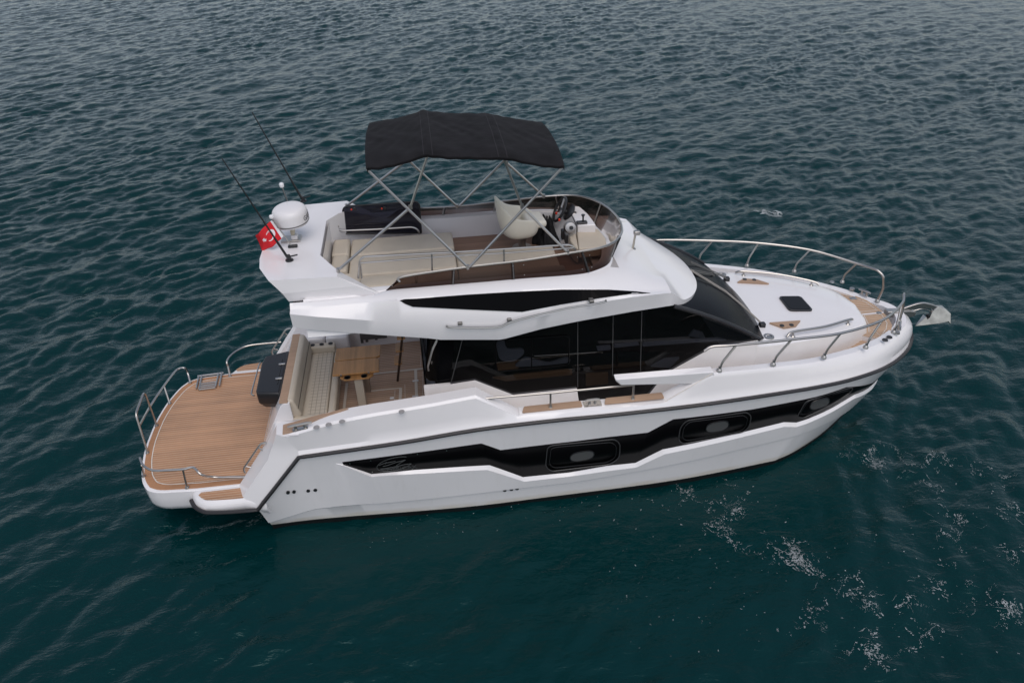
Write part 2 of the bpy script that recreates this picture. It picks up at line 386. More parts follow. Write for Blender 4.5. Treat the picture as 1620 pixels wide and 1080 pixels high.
# vents, screws, drains on the side
for n, l, r_ in (('drain_outlet', [(455.5, 779.6), (465, 778.4), (487.5, 776.7), (498.8, 775.5), (798.5, 775.5), (809, 774.2), (818, 773)], (2.0, 2.8)),):
    for (u, v) in l:
        P3 = [hp(u+2.9*math.cos(a), v+2.0*math.sin(a), .031 if u < 600 else .042) for a in np.linspace(0, 6.283, 14, endpoint=False)]
        MB().prism(P3, (0, .04, 0)).build(n, BLACKG, hull, smooth=False)
for (u, v) in [(553.5, 733), (586.5, 728.5), (660.5, 718.3), (706.5, 712.5), (589, 746.3), (652.5, 741.8)]:
    MB().add([hp(u+1*math.cos(a), v+.9*math.sin(a), .012) for a in np.linspace(0, 6.283, 8, endpoint=False)], [tuple(range(8))]).build('screw_head', STEEL, stripe_r, smooth=False)
# emblem: oval ring, sail strokes and lettering on the stripe (starboard)
eb = MB(); k = 1620/80
def lp(x, y): return hp(585+x/k, 710+y/k, .013)
oc = []
for a in np.linspace(math.radians(28), math.radians(310), 44):
    c, s_ = math.cos(a), math.sin(a); oc.append(lp(805+575*c, 480+205*s_-110*c))
eb.tube(oc, .0055, 5)
for st in ([(290, 520), (440, 465), (820, 385)], [(500, 470), (530, 415)], [(420, 555), (560, 525), (820, 430), (1140, 350)], [(1140, 350), (1000, 430), (850, 530)],
           [(330, 640), (600, 600), (900, 545), (1180, 480), (1340, 470)], [(360, 660), (640, 640), (930, 570)]):
    eb.tube([lp(*q) for q in st], .0055, 5)
eb.build('oval_emblem', LOGO, stripe_r)
def text_mesh(name, body, size, M, m, parent, ext=.002, bend=None):
    c = bpy.data.curves.new(name, 'FONT'); c.body = body; c.size = size; c.extrude = ext
    o = bpy.data.objects.new(name, c); col.objects.link(o); bpy.context.view_layer.update()
    me = bpy.data.meshes.new_from_object(o.evaluated_get(bpy.context.evaluated_depsgraph_get()))
    bpy.data.objects.remove(o)
    for v in me.vertices:
        v.co = (bend(v.co) if bend else (M @ v.co))
    ob = bpy.data.objects.new(name, me); col.objects.link(ob); me.materials.clear(); me.materials.append(m); ob.parent = parent
    return ob
p0 = lp(560, 735); p1 = lp(1170, 655); p2 = lp(560, 640)
ux = Vector(p1-p0).normalized(); uz = Vector(p2-p0); uz = (uz-ux*uz.dot(ux)).normalized(); un = ux.cross(uz)
text_mesh('emblem_lettering', 'DENCAX', .115, Matrix.Translation(Vector(p0)) @ Matrix([[ux[i], uz[i], un[i]] for i in range(3)]).to_4x4(), LOGO, stripe_r)

# ------------------------------------------------------------------ bulwarks and decks
TTaft = ats([(450.6, 690.5), (520, 670), (560, 661.5), (590, 655.8), (684, 640), (752, 627)], y=-1.93)
TTg = ats([(820, 658.3), (823, 656.5), (917, 646.5), (1050, 635.5)], y=-1.99)
DKpx = [(1127, 591, 1.93), (1200, 584.5, 1.85), (1280, 575.5, 1.70), (1324, 566, 1.54), (1369, 553, 1.29), (1398, 542, 1.05), (1413, 534, .88), (1430, 521, .58)]
TTf = [at(u, v, y=-y) for u, v, y in DKpx] + [np.array([8.30, -.3, 1.885]), np.array([8.40, 0, 1.88])]
TT = TTaft + TTg + [TTf[0]] + spline(TTf, 4)[1:]
CR = [p+np.array([0, .045, .075]) for p in RRa[1:]]; CR[-1] = CR[-1]-np.array([.05, .045, 0]); CR = [p*np.array([1, 1 if p[1] < 0 else 0, 1]) for p in CR]
def split_x(P, x0):
    P = [np.array(p) for p in P]; A = []; B = []
    for i in range(len(P)-1):
        a, b = P[i], P[i+1]
        if b[0] <= x0: A.append(a)
        elif a[0] <= x0 < b[0]:
            t = (x0-a[0])/(b[0]-a[0]); m = a+(b-a)*t; A += [a, m]; B = [m]
        else: B.append(a)
    B.append(P[-1]); return A, B
XS0 = 7.3
def stations(P, xs, nb=16):
    A, B = split_x(P, XS0); return resamp(A, xs)+list(curve(B, np.linspace(0, 1, nb)))[1:]
xk = [p[0] for p in TT if p[0] < XS0]
xs = sorted(set(np.round(xk+list(np.linspace(-2.33, XS0, 50)), 3))); xs = [x for x in xs if x >= -2.45]
xs = [x for i, x in enumerate(xs) if i == 0 or x-xs[i-1] > .004]
tt = stations(TT, xs); cr = stations(CR, xs); rr_ = stations(RRa[1:], xs)
for L, P in ((cr, CR), (rr_, RRa[1:])):
    for i in range(len(L)):
        if L[i][0] < P[0][0]: L[i] = P[0]+np.array([(L[i][0]-P[0][0])*.02, 0, 0])
def inward(P, d):
    out = []
    for i, p in enumerate(P):
        a, b = P[max(i-1, 0)], P[min(i+1, len(P)-1)]; t = (b-a)[:2]; t = t/(np.linalg.norm(t)+1e-9); n = np.array([-t[1], t[0]])
        dd = d(p[0]) if callable(d) else d
        q = p+np.array([n[0]*dd, n[1]*dd, 0]); q[1] = min(q[1], 0 if i == len(P)-1 else -.001); out.append(q)
    out[-1][1] = 0; return out
wd = lambda x: float(np.interp(x, [-2.4, .4, 1.0, 3.3, 4, 7, 9], [.30, .24, .2, .19, .14, .14, .22]))
ti = inward(tt, wd)
inn = [np.array([p[0], p[1]+.01, 1.15 if p[0] < -.3 else 1.62]) for p in ti]; inn[-1][1] = 0
rnd = [p*.93+q*.07 for p, q in zip(tt, cr)]
bf = lambda x: float(np.interp(x, [5.0, 7.0, 8.6], [.0, .02, .075]))
def outw(P, Q, f_):
    A = [p*f_+q*(1-f_) for p, q in zip(P, Q)]; B = inward(A, lambda x: -bf(x)*4*f_*(1-f_)); B[-1][1] = 0
    return B
bul1, bul2, bul3 = outw(tt, cr, .3), outw(tt, cr, .55), outw(tt, cr, .8)
tin = [p+(q-p)*.12+np.array([0, 0, .004]) for p, q in zip(tt, ti)]
bb = MB()
for sgn in (1, -1):
    bb.grid([[p*np.array([1, sgn, 1]) for p in r_] for r_ in (rr_, cr, bul1, bul2, bul3, rnd, tin, ti, inn)])
bulw = bb.build('bulwark', WHITE, yacht, ang=28)
# rub rail
wing_r = ats([(302.5, 791), (308, 801), (319, 808), (332, 810.5), (366, 809.5), (402, 806.5)], z=.70)
_rn = inward(RRa[1:], -.018); _rn[-1] = RRa[-1]+np.array([.018, 0, 0])
rub = spline(wing_r, 4)[:-1] + [RRa[0]+np.array([0, -.015, 0])] + _rn
fl = MB().tube([p for p in rub]+mir(rub)[::-1][1:], .032, 8); fl.build('rub_rail', RUB, yacht)
# cantilevered end of the forward bulwark
a0, a1 = at(973.5, 600.5, y=-1.97), at(1126, 588.5, y=-1.94)
for sgn in (1, -1):
    ring = lambda p, h, wi: [p, p+np.array([0, wi, .012]), p+np.array([.04, wi, -h]), p+np.array([.10, .02, -h])]
    A = ring(a0, .13, .13); B = ring(a1+np.array([.03, 0, .0]), .24, .14)
    MB().loftc([[q*np.array([1, sgn, 1]) for q in A], [q*np.array([1, sgn, 1]) for q in B]]).build('bulwark_wing', WHITE, bulw, bevel=.012)
for sgn in (1, -1):
    MB().tube([at(*q, y=yy)*np.array([1, sgn, 1])+np.array([0, -.003*sgn, 0]) for q, yy in (((1052, 635), -1.995), ((1090, 612.5), -1.965), ((1127, 590.5), -1.935))], .005, 5).build('bulwark_joint', CAULK, bulw)
# gate caps in teak
for sgn in (1, -1):
    for xa, xb in ((1.12, 2.05), (2.39, 3.33)):
        z_ = TTg[1][2]+.012
        P = [(xa, -1.965), (xb, -1.965), (xb-.0, -1.815), (xa+.05, -1.815)]
        P = rclosed([np.array([x, y*sgn, z_]) for x, y in P], .03, 3); MB().prism(P, (0, 0, .012)).build('gate_teak', TEAKL, bulw, smooth=False)
# quarter top teak + slanted quarter panels + transom wall
qz = TTaft[0][2]
for sgn in (1, -1):
    Y = lambda p: np.array([p[0], p[1]*sgn, p[2]])
    ztop = lambda x: float(np.interp(x, [p[0] for p in tt], [p[2] for p in tt]))+.006
    P = [Y((x, y, ztop(x))) for x, y in ((-2.44, -1.89), (-2.46, -1.66), (-2.0, -1.655), (-1.50, -1.655), (-1.46, -1.69), (-1.9, -1.76), (-2.2, -1.83), (-2.30, -1.89))]
    MB().prism([np.array(q) for q in P], (0, 0, .01)).build('coaming_teak', TEAKL, bulw, smooth=False)
    q_ = MB()
    c0 = [tuple(tt[0]), tuple(bul2[0]), tuple(cr[0]), tuple(rr_[0]), (-3.04, -1.99, .74)]
    c1 = [(-2.54, -1.86, qz+.005), (-2.60, -1.88, qz-.14), (-2.67, -1.885, qz-.27), (-2.74, -1.89, 1.55), (-3.30, -1.87, .80)]
    c2 = [(-2.56, -1.64, qz+.005), (-2.66, -1.63, qz-.16), (-2.77, -1.62, qz-.32), (-2.90, -1.61, 1.5), (-3.38, -1.59, .82)]
    c3 = [(-2.50, -1.56, qz), (-2.60, -1.555, qz-.16), (-2.70, -1.55, qz-.32), (-2.84, -1.55, 1.5), (-3.32, -1.54, .82)]
    q_.grid([[Y(p) for p in c] for c in (c0, c1, c2, c3)])
    q_.add([Y(p) for p in c3]+[Y((-2.2, -1.55, .84)), Y((-2.2, -1.55, qz))], [(0, 1, 2, 3, 4, 5, 6)])
    q_.add([Y(c0[0]), Y(c1[0]), Y(c2[0]), Y(c3[0]), Y((-2.2, -1.62, qz+.02)), Y((-2.2, -1.95, qz+.02))], [(0, 1, 2, 3, 4, 5)])
    q_.build('quarter_panel', WHITE, bulw, ang=40)
tw = MB()
for y0, y1, zt in ((-1.56, -1.04, 1.60), (-1.04, 1.04, 1.925), (1.04, 1.56, 1.60)):
    xt = -3.09+(zt-.95)*.50
    tw.prism([(-3.11, y0, .84), (-3.08, y0, .97), (xt, y0, zt-.04), (xt+.05, y0, zt), (-2.45, y0, zt), (-2.42, y0, 1.1), (-2.5, y0, .84)], (0, y1-y0, 0))
transom = tw.build('transom', WHITE, yacht, bevel=.03, seg=3)
MB().box(-3.04, -2.0, -1.62, 1.62, .2, .9).build('lower_transom', WHITE, transom)
# swim platform
PZ = .85
half = ats([(222, 752), (226, 768), (231, 772.5), (236, 775.5), (245, 777.8), (256, 778.3), (307.8, 775.4)], z=PZ)
half = [np.array([-5.12, 0, PZ]), np.array([-5.115, -.3, PZ]), np.array([-5.09, -.56, PZ]), np.array([-5.05, -.82, PZ]), np.array([-4.99, -1.07, PZ]), np.array([-4.92, -1.28, PZ])] + half[2:] + [np.array([-3.08, -1.61, PZ])]
half = [half[0]] + spline(half[1:-2], 4) + [half[-2], half[-1]]
out = half[::-1] + mir(half)[1:]
def inset(P, d, c=(-4.2, 0)):
    n = len(P); o = []
    for i in range(n):
        a, b = P[(i-1) % n], P[(i+1) % n]; t = (b-a)[:2]; t /= np.linalg.norm(t)+1e-9; nn = np.array([t[1], -t[0]])
        if np.dot(nn, np.array(c)-P[i][:2]) < 0: nn = -nn
        o.append(np.array([P[i][0]+nn[0]*d, P[i][1]+nn[1]*d, P[i][2]]))
    o[0][0] = P[0][0]; o[-1][0] = P[-1][0]
    return o
pb = MB()
def lev(d, z): return [np.array([-3.08+(q[0]+3.08)*(1-d/2.04), q[1]*(1-d/1.61), z]) for q in out]
pb.loftc([lev(.10, .41), lev(.04, .45), lev(.01, .54), lev(0, .70), lev(0, PZ-.015), lev(.015, PZ)])
plat = pb.build('swim_platform', WHITE, yacht, ang=40)
MB().prism(lev(.045, PZ), (0, 0, .006)).build('teak_margin', TEAKM, plat, smooth=False)
li = lev(.155, PZ+.006)
MB().prism(li, (0, 0, .005)).build('teak_deck', TEAK, plat, smooth=False)
def ribbon(b, P, wd_, z, closed=False):
    n = len(P); L = []; Rr = []
    for i in range(n):
        a, c = P[(i-1) % n if closed else max(i-1, 0)], P[(i+1) % n if closed else min(i+1, n-1)]
        t = (np.array(c)-np.array(a))[:2]; t /= np.linalg.norm(t)+1e-9; nn = np.array([-t[1], t[0]])*wd_/2
        L.append((P[i][0]+nn[0], P[i][1]+nn[1], z)); Rr.append((P[i][0]-nn[0], P[i][1]-nn[1], z))
    if closed: L.append(L[0]); Rr.append(Rr[0])
    return b.grid([L, Rr])
ribbon(MB(), lev(.15, PZ), .016, PZ+.0145, True).build('caulk_line', CAULK, plat, smooth=False)
# quarter steps beside the platform
for sgn in (1, -1):
    o_ = ats([(306, 779.6), (308.5, 785), (313, 790), (325, 795), (342, 796), (359, 794.6), (389, 791)], z=.80)
    o_ = [np.array([o_[0][0], -1.60, .8])] + spline(o_, 3) + [np.array([-2.9, -2.0, .8]), np.array([-2.9, -1.60, .8])]
    def lv(d, z): return [np.array([q[0]+d*.9 if i < len(o_)-2 else q[0], (min(q[1]+d, -1.612) if i not in (0, len(o_)-1) else q[1])*sgn, z]) for i, q in enumerate(o_)]
    st = MB().loftc([lv(.15, .44), lv(.05, .52), lv(.0, .60), lv(-.035, .68), lv(-.02, .76), lv(.0, .80), lv(.03, .83), lv(.04, .84)]).build('quarter_step', WHITE, plat, ang=40)
    tk = ats([(314, 782.5), (320, 787.4), (330, 790), (357, 789), (384, 786.5)], z=.85)
    tk = [np.array([tk[0][0]+.03, -1.665, .84])] + [np.array([p[0], min(p[1], -1.67), .84]) for p in spline(tk, 4)] + [np.array([-3.2, -1.80, .84]), np.array([-3.3, -1.66, .84])]
    tk = [np.array([p[0], p[1]*sgn, p[2]]) for p in tk]
    MB().box(-3.98, -2.95, min(-1.70*sgn, -1.56*sgn), max(-1.70*sgn, -1.56*sgn), .5, .838).build('step_joint', WHITE, plat)
    MB().prism(tk, (0, 0, .007)).build('step_teak', TEAK, plat, smooth=False)
# ================================================================== decks, cockpit
def poly_fill(name, P, m, parent):
    return MB().add(P, [tuple(range(len(P)))]).build(name, m, parent, smooth=False)
side = [p for p in ti if p[0] > -.3]; side = [np.array([-.3, side[0][1], 0])] + side
dk = [np.array([p[0], p[1]+.005, 1.64]) for p in side]
poly_fill('side_deck', dk + mir(dk)[::-1][1:], WHITE, yacht)
cs = MB().box(-3.0, -.28, -1.66, 1.66, 1.05, 1.15).build('cockpit_floor', TEAKC, yacht, smooth=False)
T = lambda x, y: (x/7.2+520, y/7.2+510)
def strip(name, a, b, wdt, z, m, parent, h=.004):
    A, B = at(*T(*a), z=z), at(*T(*b), z=z); d = (B-A); d /= np.linalg.norm(d); n = np.array([-d[1], d[0], 0])*wdt/2
    return MB().prism([A-n, B-n, B+n, A+n], (0, 0, h)).build(name, m, parent, smooth=False)
for a, b, wd_ in (((300, 610), (1100, 522), .035), ((990, 540), (1006, 990), .05), ((820, 745), (808, 1010), .05), ((400, 787), (822, 745), .03), ((420, 1022), (812, 970), .03), ((207, 690), (150, 1200), .045),
                  ((868, 705), (872, 1000), .008), ((755, 770), (750, 950), .008), ((1075, 560), (1072, 920), .008), ((1050, 380), (1048, 505), .008)):
    strip('deck_seam', a, b, wd_, 1.153, CAULK, cs)
for a in ((985, 665), (985, 840)):
    c = at(*T(*a), z=1.16); MB().box(c[0]-.05, c[0]+.06, c[1]-.02, c[1]+.02, 1.155, 1.172).build('hinge', WHITEC, cs, bevel=.008)
c = at(*T(720, 860), z=1.16); MB().box(c[0]-.035, c[0]+.035, c[1]-.03, c[1]+.03, 1.155, 1.168).build('hatch_latch', WHITEC, cs, bevel=.006)
# cockpit sofa
QUILT = None
def quilt_mat():
    m = mat('quilted_vinyl', (.53, .465, .375), .5); n = m.node_tree; b = n.nodes['Principled BSDF']
    tc = n.nodes.new('ShaderNodeTexCoord'); sp = n.nodes.new('ShaderNodeSeparateXYZ'); n.links.new(tc.outputs['Object'], sp.inputs[0])
    fx = mth(n, 'FRACT', mth(n, 'DIVIDE', mth(n, 'ADD', sp.outputs[0], 10), .075)); fy = mth(n, 'FRACT', mth(n, 'DIVIDE', mth(n, 'ADD', sp.outputs[1], 10), .09))
    l = mth(n, 'MAXIMUM', mth(n, 'LESS_THAN', fx, .13), mth(n, 'LESS_THAN', fy, .11))
    ins = mth(n, 'MULTIPLY', mth(n, 'GREATER_THAN', sp.outputs[0], -2.24), mth(n, 'LESS_THAN', sp.outputs[0], -1.95))
    y = n.nodes.new('ShaderNodeMixRGB'); y.inputs[1].default_value = (.53, .465, .375, 1); y.inputs[2].default_value = (.30, .255, .20, 1)
    n.links.new(mth(n, 'MULTIPLY', l, ins), y.inputs[0]); n.links.new(y.outputs[0], b.inputs['Base Color']); return m
sofa = MB().box(-2.44, -1.84, -1.05, 1.02, 1.15, 1.47).build('cockpit_sofa', CREAM, yacht, bevel=.03)
MB().box(-2.40, -1.93, -.97, .90, 1.46, 1.585).build('seat', quilt_mat(), sofa, bevel=.03, seg=3)
MB().box(-1.925, -1.80, -.97, .90, 1.43, 1.58).build('seat_front', CREAM, sofa, bevel=.045, seg=3)
MB().prism([(-2.49, -.99, 1.60), (-2.33, -.99, 1.56), (-2.31, -.99, 1.66), (-2.40, -.99, 1.95), (-2.49, -.99, 1.96)], (0, 1.98, 0)).build('backrest', CREAM, sofa, bevel=.035, seg=3)
MB().tube([(-2.342, -.99, 1.78), (-2.342, .98, 1.78)], .006, 5).build('piping', SEAMK, sofa)
MB().box(-2.615, -2.48, -1.02, 1.02, 1.925, 1.945).build('backrest_cap', TEAKL, sofa, bevel=.006)
MB().box(-2.46, -1.86, -1.10, -.96, 1.30, 1.63).build('armrest', CREAM, sofa, bevel=.05, seg=3)
arm = MB().box(-2.40, -1.90, .90, 1.05, 1.40, 1.70).build('armrest', CREAM, sofa, bevel=.03, seg=3)
for i in range(3):
    MB().lathe([(.001, 0), (.037, 0), (.042, .008), (.034, .009), (.03, -.03), (.001, -.03)], (-2.30+.16*i, .975, 1.702), 14).build('cup_holder', DARKM, sofa)
# table
table = MB().box(-1.50, -1.36, -.30, -.18, 1.15, 1.79).build('cockpit_table', GREYM, yacht, bevel=.01)
table.data.materials[0] = mat('beige_metal', (.50, .45, .37), .45)
MB().box(-1.42, -1.30, .12, .28, 1.15, 1.80).build('leg', STEELD, table, bevel=.01)
for y0, y1 in ((-.285, .118), (.142, .53)):
    c = .06; ch = lambda P: [np.array([x, y, 1.838]) for x, y in P]
    if y0 < 0: P = ch([(-1.84, y0), (-1.07, y0), (-1.07, y1-c), (-1.07-c, y1), (-1.84+.03, y1), (-1.84, y1-.03)])
    else: P = ch([(-1.83, y0+.03), (-1.83+.03, y0), (-1.07-c, y0), (-1.06, y0+c*.6), (-1.055, y1), (-1.82, y1)])
    MB().prism(P, (0, 0, .035)).build('table_leaf', TABLE, table, bevel=.005)
P = [np.array([x, y, 1.785]) for x, y in [(-1.72, -.22), (-1.17, -.22), (-1.17, -.30), (-1.24, -.37), (-1.64, -.37), (-1.72, -.30)]]
tray = MB().prism(P, (0, 0, .025)).build('cup_tray', TABLE, table, bevel=.004)
for x in (-1.60, -1.32):
    MB().lathe([(.001, 0), (.05, 0), (.054, .01), (.044, .012), (.04, 0), (.001, 0)], (x, -.315, 1.811), 14).build('cup_holder', DARKM, table)
for x in (-1.70, -1.24):
    MB().lathe([(.001, 0), (.02, 0), (.018, .012), (.001, .012)], (x, -.286, 1.855), 10, Matrix.Rotation(R(90), 4, 'X')).build('leaf_bolt', STEEL, table)
# port side of the cockpit: moulded lockers, vent, ladder to the flybridge
for (u0, u1, v0, v1, y, nm) in ((484, 513, 534, 556, 1.28, 'moulded_locker'), (518, 550, 531, 556, 1.25, 'moulded_locker'), (486, 541, 512, 529, 1.5, 'moulded_locker')):
    a, b = at(u0, v1, y=y), at(u1, v0, y=y)
    MB().box(a[0], b[0], y, y+.3, a[2]-.25, b[2]).build(nm, WHITE, yacht, bevel=.06, seg=4)
a, b = at(571, 541, y=1.545), at(618, 524, y=1.545)
vb = MB(); vb.box(a[0], b[0]-.08, 1.53, 1.56, a[2]+.05, b[2]+.1)
for f_ in (.0, .09, .27, .42): vb.box(a[0]+f_, a[0]+f_+.05, 1.53, 1.56, a[2]-.02+f_*.16, a[2]+.06)
vb.build('side_vent', VENT, yacht)
f0 = at(629, 602, z=1.155); f1 = at(637, 527.5, z=2.55); f2 = f0+(f1-f0)*1.7
ladder = MB().tube([f0, f1, f2], .022, 8).build('flybridge_ladder', mat('bronze_metal', (.06, .04, .03), .4, metal=.6), yacht)
for (x, y) in ((828, 470), (838, 325), (845, 182), (850, 60)):
    u, v = T(x, y); 
    best = min(np.linspace(0, 1, 200), key=lambda t: np.hypot(*(px(f0+(f2-f0)*t)-np.array([u, v]))))
    c = f0+(f2-f0)*best
    MB().box(c[0]-.085, c[0]+.05, c[1]-.02, c[1]+.24, c[2]-.015, c[2]+.015).build('tread', TABLE, ladder, bevel=.006)
# black moulded grill box on the transom
TB = [at(u, v, z=1.74) for u, v in [(457.5, 553.5), (420, 562.5), (413.5, 574), (404.5, 618), (406, 621.5), (441.5, 622)]]
print('grill box', [tuple(np.round(p, 2)) for p in TB])
cb = sum(TB)/len(TB)
gb = MB(); gb.loftc([[cb+(p-cb)*.86+np.array([.05, 0, -.36]) for p in TB], [cb+(p-cb)*1.0+np.array([0, 0, -.22]) for p in TB], [p-np.array([0, 0, .04]) for p in TB], [cb+(p-cb)*.975 for p in TB]])
box = gb.build('grill_box', BLACKG, transom, bevel=.02, seg=3)
for (x, y) in ((1040, 445), (990, 668)):
    c = at(340+x/9.82, 530+y/9.82, z=1.75); MB().box(c[0]-.055, c[0]+.055, c[1]-.022, c[1]+.022, 1.735, 1.757).build('box_hinge', STEEL, transom, bevel=.006)
MB().tube([at(340+1050/9.82, 530+375/9.82, z=1.743), at(340+970/9.82, 530+760/9.82, z=1.743)], .006, 5).build('lid_gap', BLACKP, transom)
MB().tube(rpoly([at(413, 573.5, z=1.66), at(410, 576, z=1.66), at(398.5, 618, z=1.66), at(397.5, 624, z=1.66), at(402, 625.5, z=1.66)], .05), .013, 8).build('towel_rail', STEEL, transom)
# rails on the swim platform
def rail(name, path, r_=.019, rad=.08, parent=None, legs=(), **k):
    o = MB().tube(rpoly(path, rad, 6), r_, 10).build(name, STEEL, parent or yacht)
    for a, b in legs:
        MB().tube([a, b], r_*.85, 8).build('stanchion', STEEL, o)
        MB().lathe([(.001, 0), (.034, 0), (.03, .015), (.001, .015)], (float(b[0]), float(b[1]), float(b[2])), 12).build('rail_foot', STEELD, o)
    return o
bz = PZ+.01
b1, b2 = at(296, 771, z=bz), at(227.7, 752.5, z=bz)
t1 = at(289.4, 742.3, y=b1[1]-.02); t2 = at(222, 736, x=b2[0]-.06)
print('rail tops', t1, t2)
zr = t1[2]
pth = [at(402, 753.5, y=-1.60), at(360, 754.5, y=-1.56), at(335, 754, y=-1.54), at(318, 750, z=zr-.06), at(305.5, 739, z=zr), at(290, 742, z=zr), at(262, 743.6, z=zr), at(240, 743.2, z=zr), at(226, 735, z=zr), at(221.2, 724, z=zr)]
r1 = MB().tube(spline(pth, 5), .019, 10).build('platform_rail', STEEL, yacht)
for a, b in ((t1, b1), (at(224.5, 735.5, z=zr), b2)):
    MB().tube([a, b], .016, 8).build('stanchion', STEEL, r1)
    MB().lathe([(.001, 0), (.034, 0), (.03, .015), (.001, .015)], tuple(map(float, b)), 12).build('rail_foot', STEELD, r1)
b3, b4 = at(233.5, 716, z=bz), at(248, 673, z=bz)
xl_ = b3[0]-.05
r2 = MB().tube(rpoly([b3, at(214.5, 655, x=xl_), at(228, 619, x=xl_), b4], .1, 6), .019, 10).build('platform_rail', STEEL, yacht)
b5, b6 = at(268.6, 638, z=bz), at(301, 605, z=bz)
zt = at(260, 614, x=b5[0]-.05)[2]
r3 = MB().tube(spline([at(221, 672, x=xl_+.01), at(236, 645, z=zt-.02), at(253, 619, z=zt), at(270, 596, z=zt), at(281, 584, z=zt), at(292, 582, z=zt), at(296.5, 589, z=zt-.15), b6], 6), .019, 10).build('platform_rail', STEEL, yacht)
MB().tube([at(260, 612, z=zt), b5], .016, 8).build('stanchion', STEEL, r3)
b7 = at(364, 595, z=bz); tp = at(359, 572, x=b7[0]-.02)
zz = tp[2]
r4 = MB().tube(spline([b7, b7*.35+tp*.65, tp, at(365, 562, z=zz), at(380, 551.5, z=zz), at(400, 545.5, z=zz), at(445, 541, z=zz)], 6), .019, 10).build('platform_rail', STEEL, yacht)
for b_, p_ in ((b3, r2), (b4, r2), (b5, r3), (b6, r3), (b7, r4)):
    MB().lathe([(.001, 0), (.034, 0), (.03, .015), (.001, .015)], tuple(map(float, b_)), 12).build('rail_foot', STEELD, p_)
# grab rails on the quarters
Q8 = lambda x, y: (370+x/7.2, 640+y/7.2)
def qp(x, y): return at(*Q8(x, y), y=-1.66)
gq = [qp(368, 432), qp(310, 440), qp(275, 485), qp(118, 715), qp(112, 745), qp(128, 775)]
for sgn in (1, -1):
    P = [p if sgn == 1 else M1(p) for p in gq]
    g = MB().tube(rpoly(P, .06, 5), .015, 8).build('quarter_grab_rail', STEEL, yacht)
    for (x, y), (x2, y2) in (((285, 490), (330, 520)), ((135, 700), (195, 712))):
        A, B = qp(x, y), at(*Q8(x2, y2), y=-1.66)
        if sgn < 0: A, B = M1(A), M1(B)
        MB().tube([A, B], .011, 6).build('standoff', STEEL, g)
# swim ladder folded on the platform
R1 = lambda x, y: at(220+x/7.2, 570+y/7.2, z=PZ+.05)
lad = MB().tube([R1(668, 178), R1(962, 140)], .02, 8).build('swim_ladder', STEEL, yacht)
for a, b in (((680, 180), (652, 318)), ((715, 178), (682, 332)), ((905, 150), (872, 300)), ((942, 145), (915, 290))):
    MB().tube([R1(*a), R1(*b)], .017, 8).build('ladder_rail', STEEL, lad)
for y in (262, 285, 305, 328): MB().tube([R1(700-(y-262)*.22, y+3), R1(885-(y-262)*.22, y-22)], .014, 8).build('ladder_rung', STEELD, lad)
# cleats and fittings
def cleat(c, d, L=.26, parent=None):
    d = np.array(d, float); d /= np.linalg.norm(d); c = np.array(c, float); b = MB()
    b.tube([c-d*L/2+np.array([0, 0, .075]), c-d*L*.3+np.array([0, 0, .08]), c+d*L*.3+np.array([0, 0, .08]), c+d*L/2+np.array([0, 0, .075])], [.014, .021, .021, .014], 8)
    for s_ in (-.2, .2): b.tube([c+d*L*s_, c+d*L*s_*.9+np.array([0, 0, .08])], [.026, .015], 8)
    n = np.array([-d[1], d[0], 0]); q = [c+d*L*.32+n*.035, c-d*L*.32+n*.035, c-d*L*.32-n*.035, c+d*L*.32-n*.035]
    b.prism(q, (0, 0, .012)); return b.build('mooring_cleat', STEEL, parent or yacht)
cA = at(370+750/7.2, 640+300/7.2, z=qz+.02)
for sgn in (1, -1): cleat((cA[0]+.02, -1.865*sgn, ztop(cA[0])+.012), (1, .0, .12), .36)
def ring_fit(u, v, z, r_=.045, name='filler_cap', m=None, mirror=True):
    c = at(u, v, z=z)
    for sgn in ((1, -1) if mirror else (1,)):
        q = (c[0], c[1]*sgn, z); b = MB().lathe([(.001, 0), (r_, 0), (r_*.95, .012), (r_*.55, .012), (r_*.5, .004), (.001, .004)], q, 16)
        b.build(name, m or STEELD, yacht)
for (x, y) in ((940, 255), (1078, 225), (1232, 190), (1910, 78)):
    c = at(370+x/7.2, 640+y/7.2, z=2.15); c = at(370+x/7.2, 640+y/7.2, z=ztop(c[0])); c = at(370+x/7.2, 640+y/7.2, z=ztop(c[0]))
    for sgn in (1, -1):
        MB().lathe([(.001, 0), (.045, 0), (.043, .007), (.027, .007), (.024, .003), (.001, .003)], (c[0], c[1]*sgn, ztop(c[0])-.002), 16).build('filler_cap', GREYM, yacht)
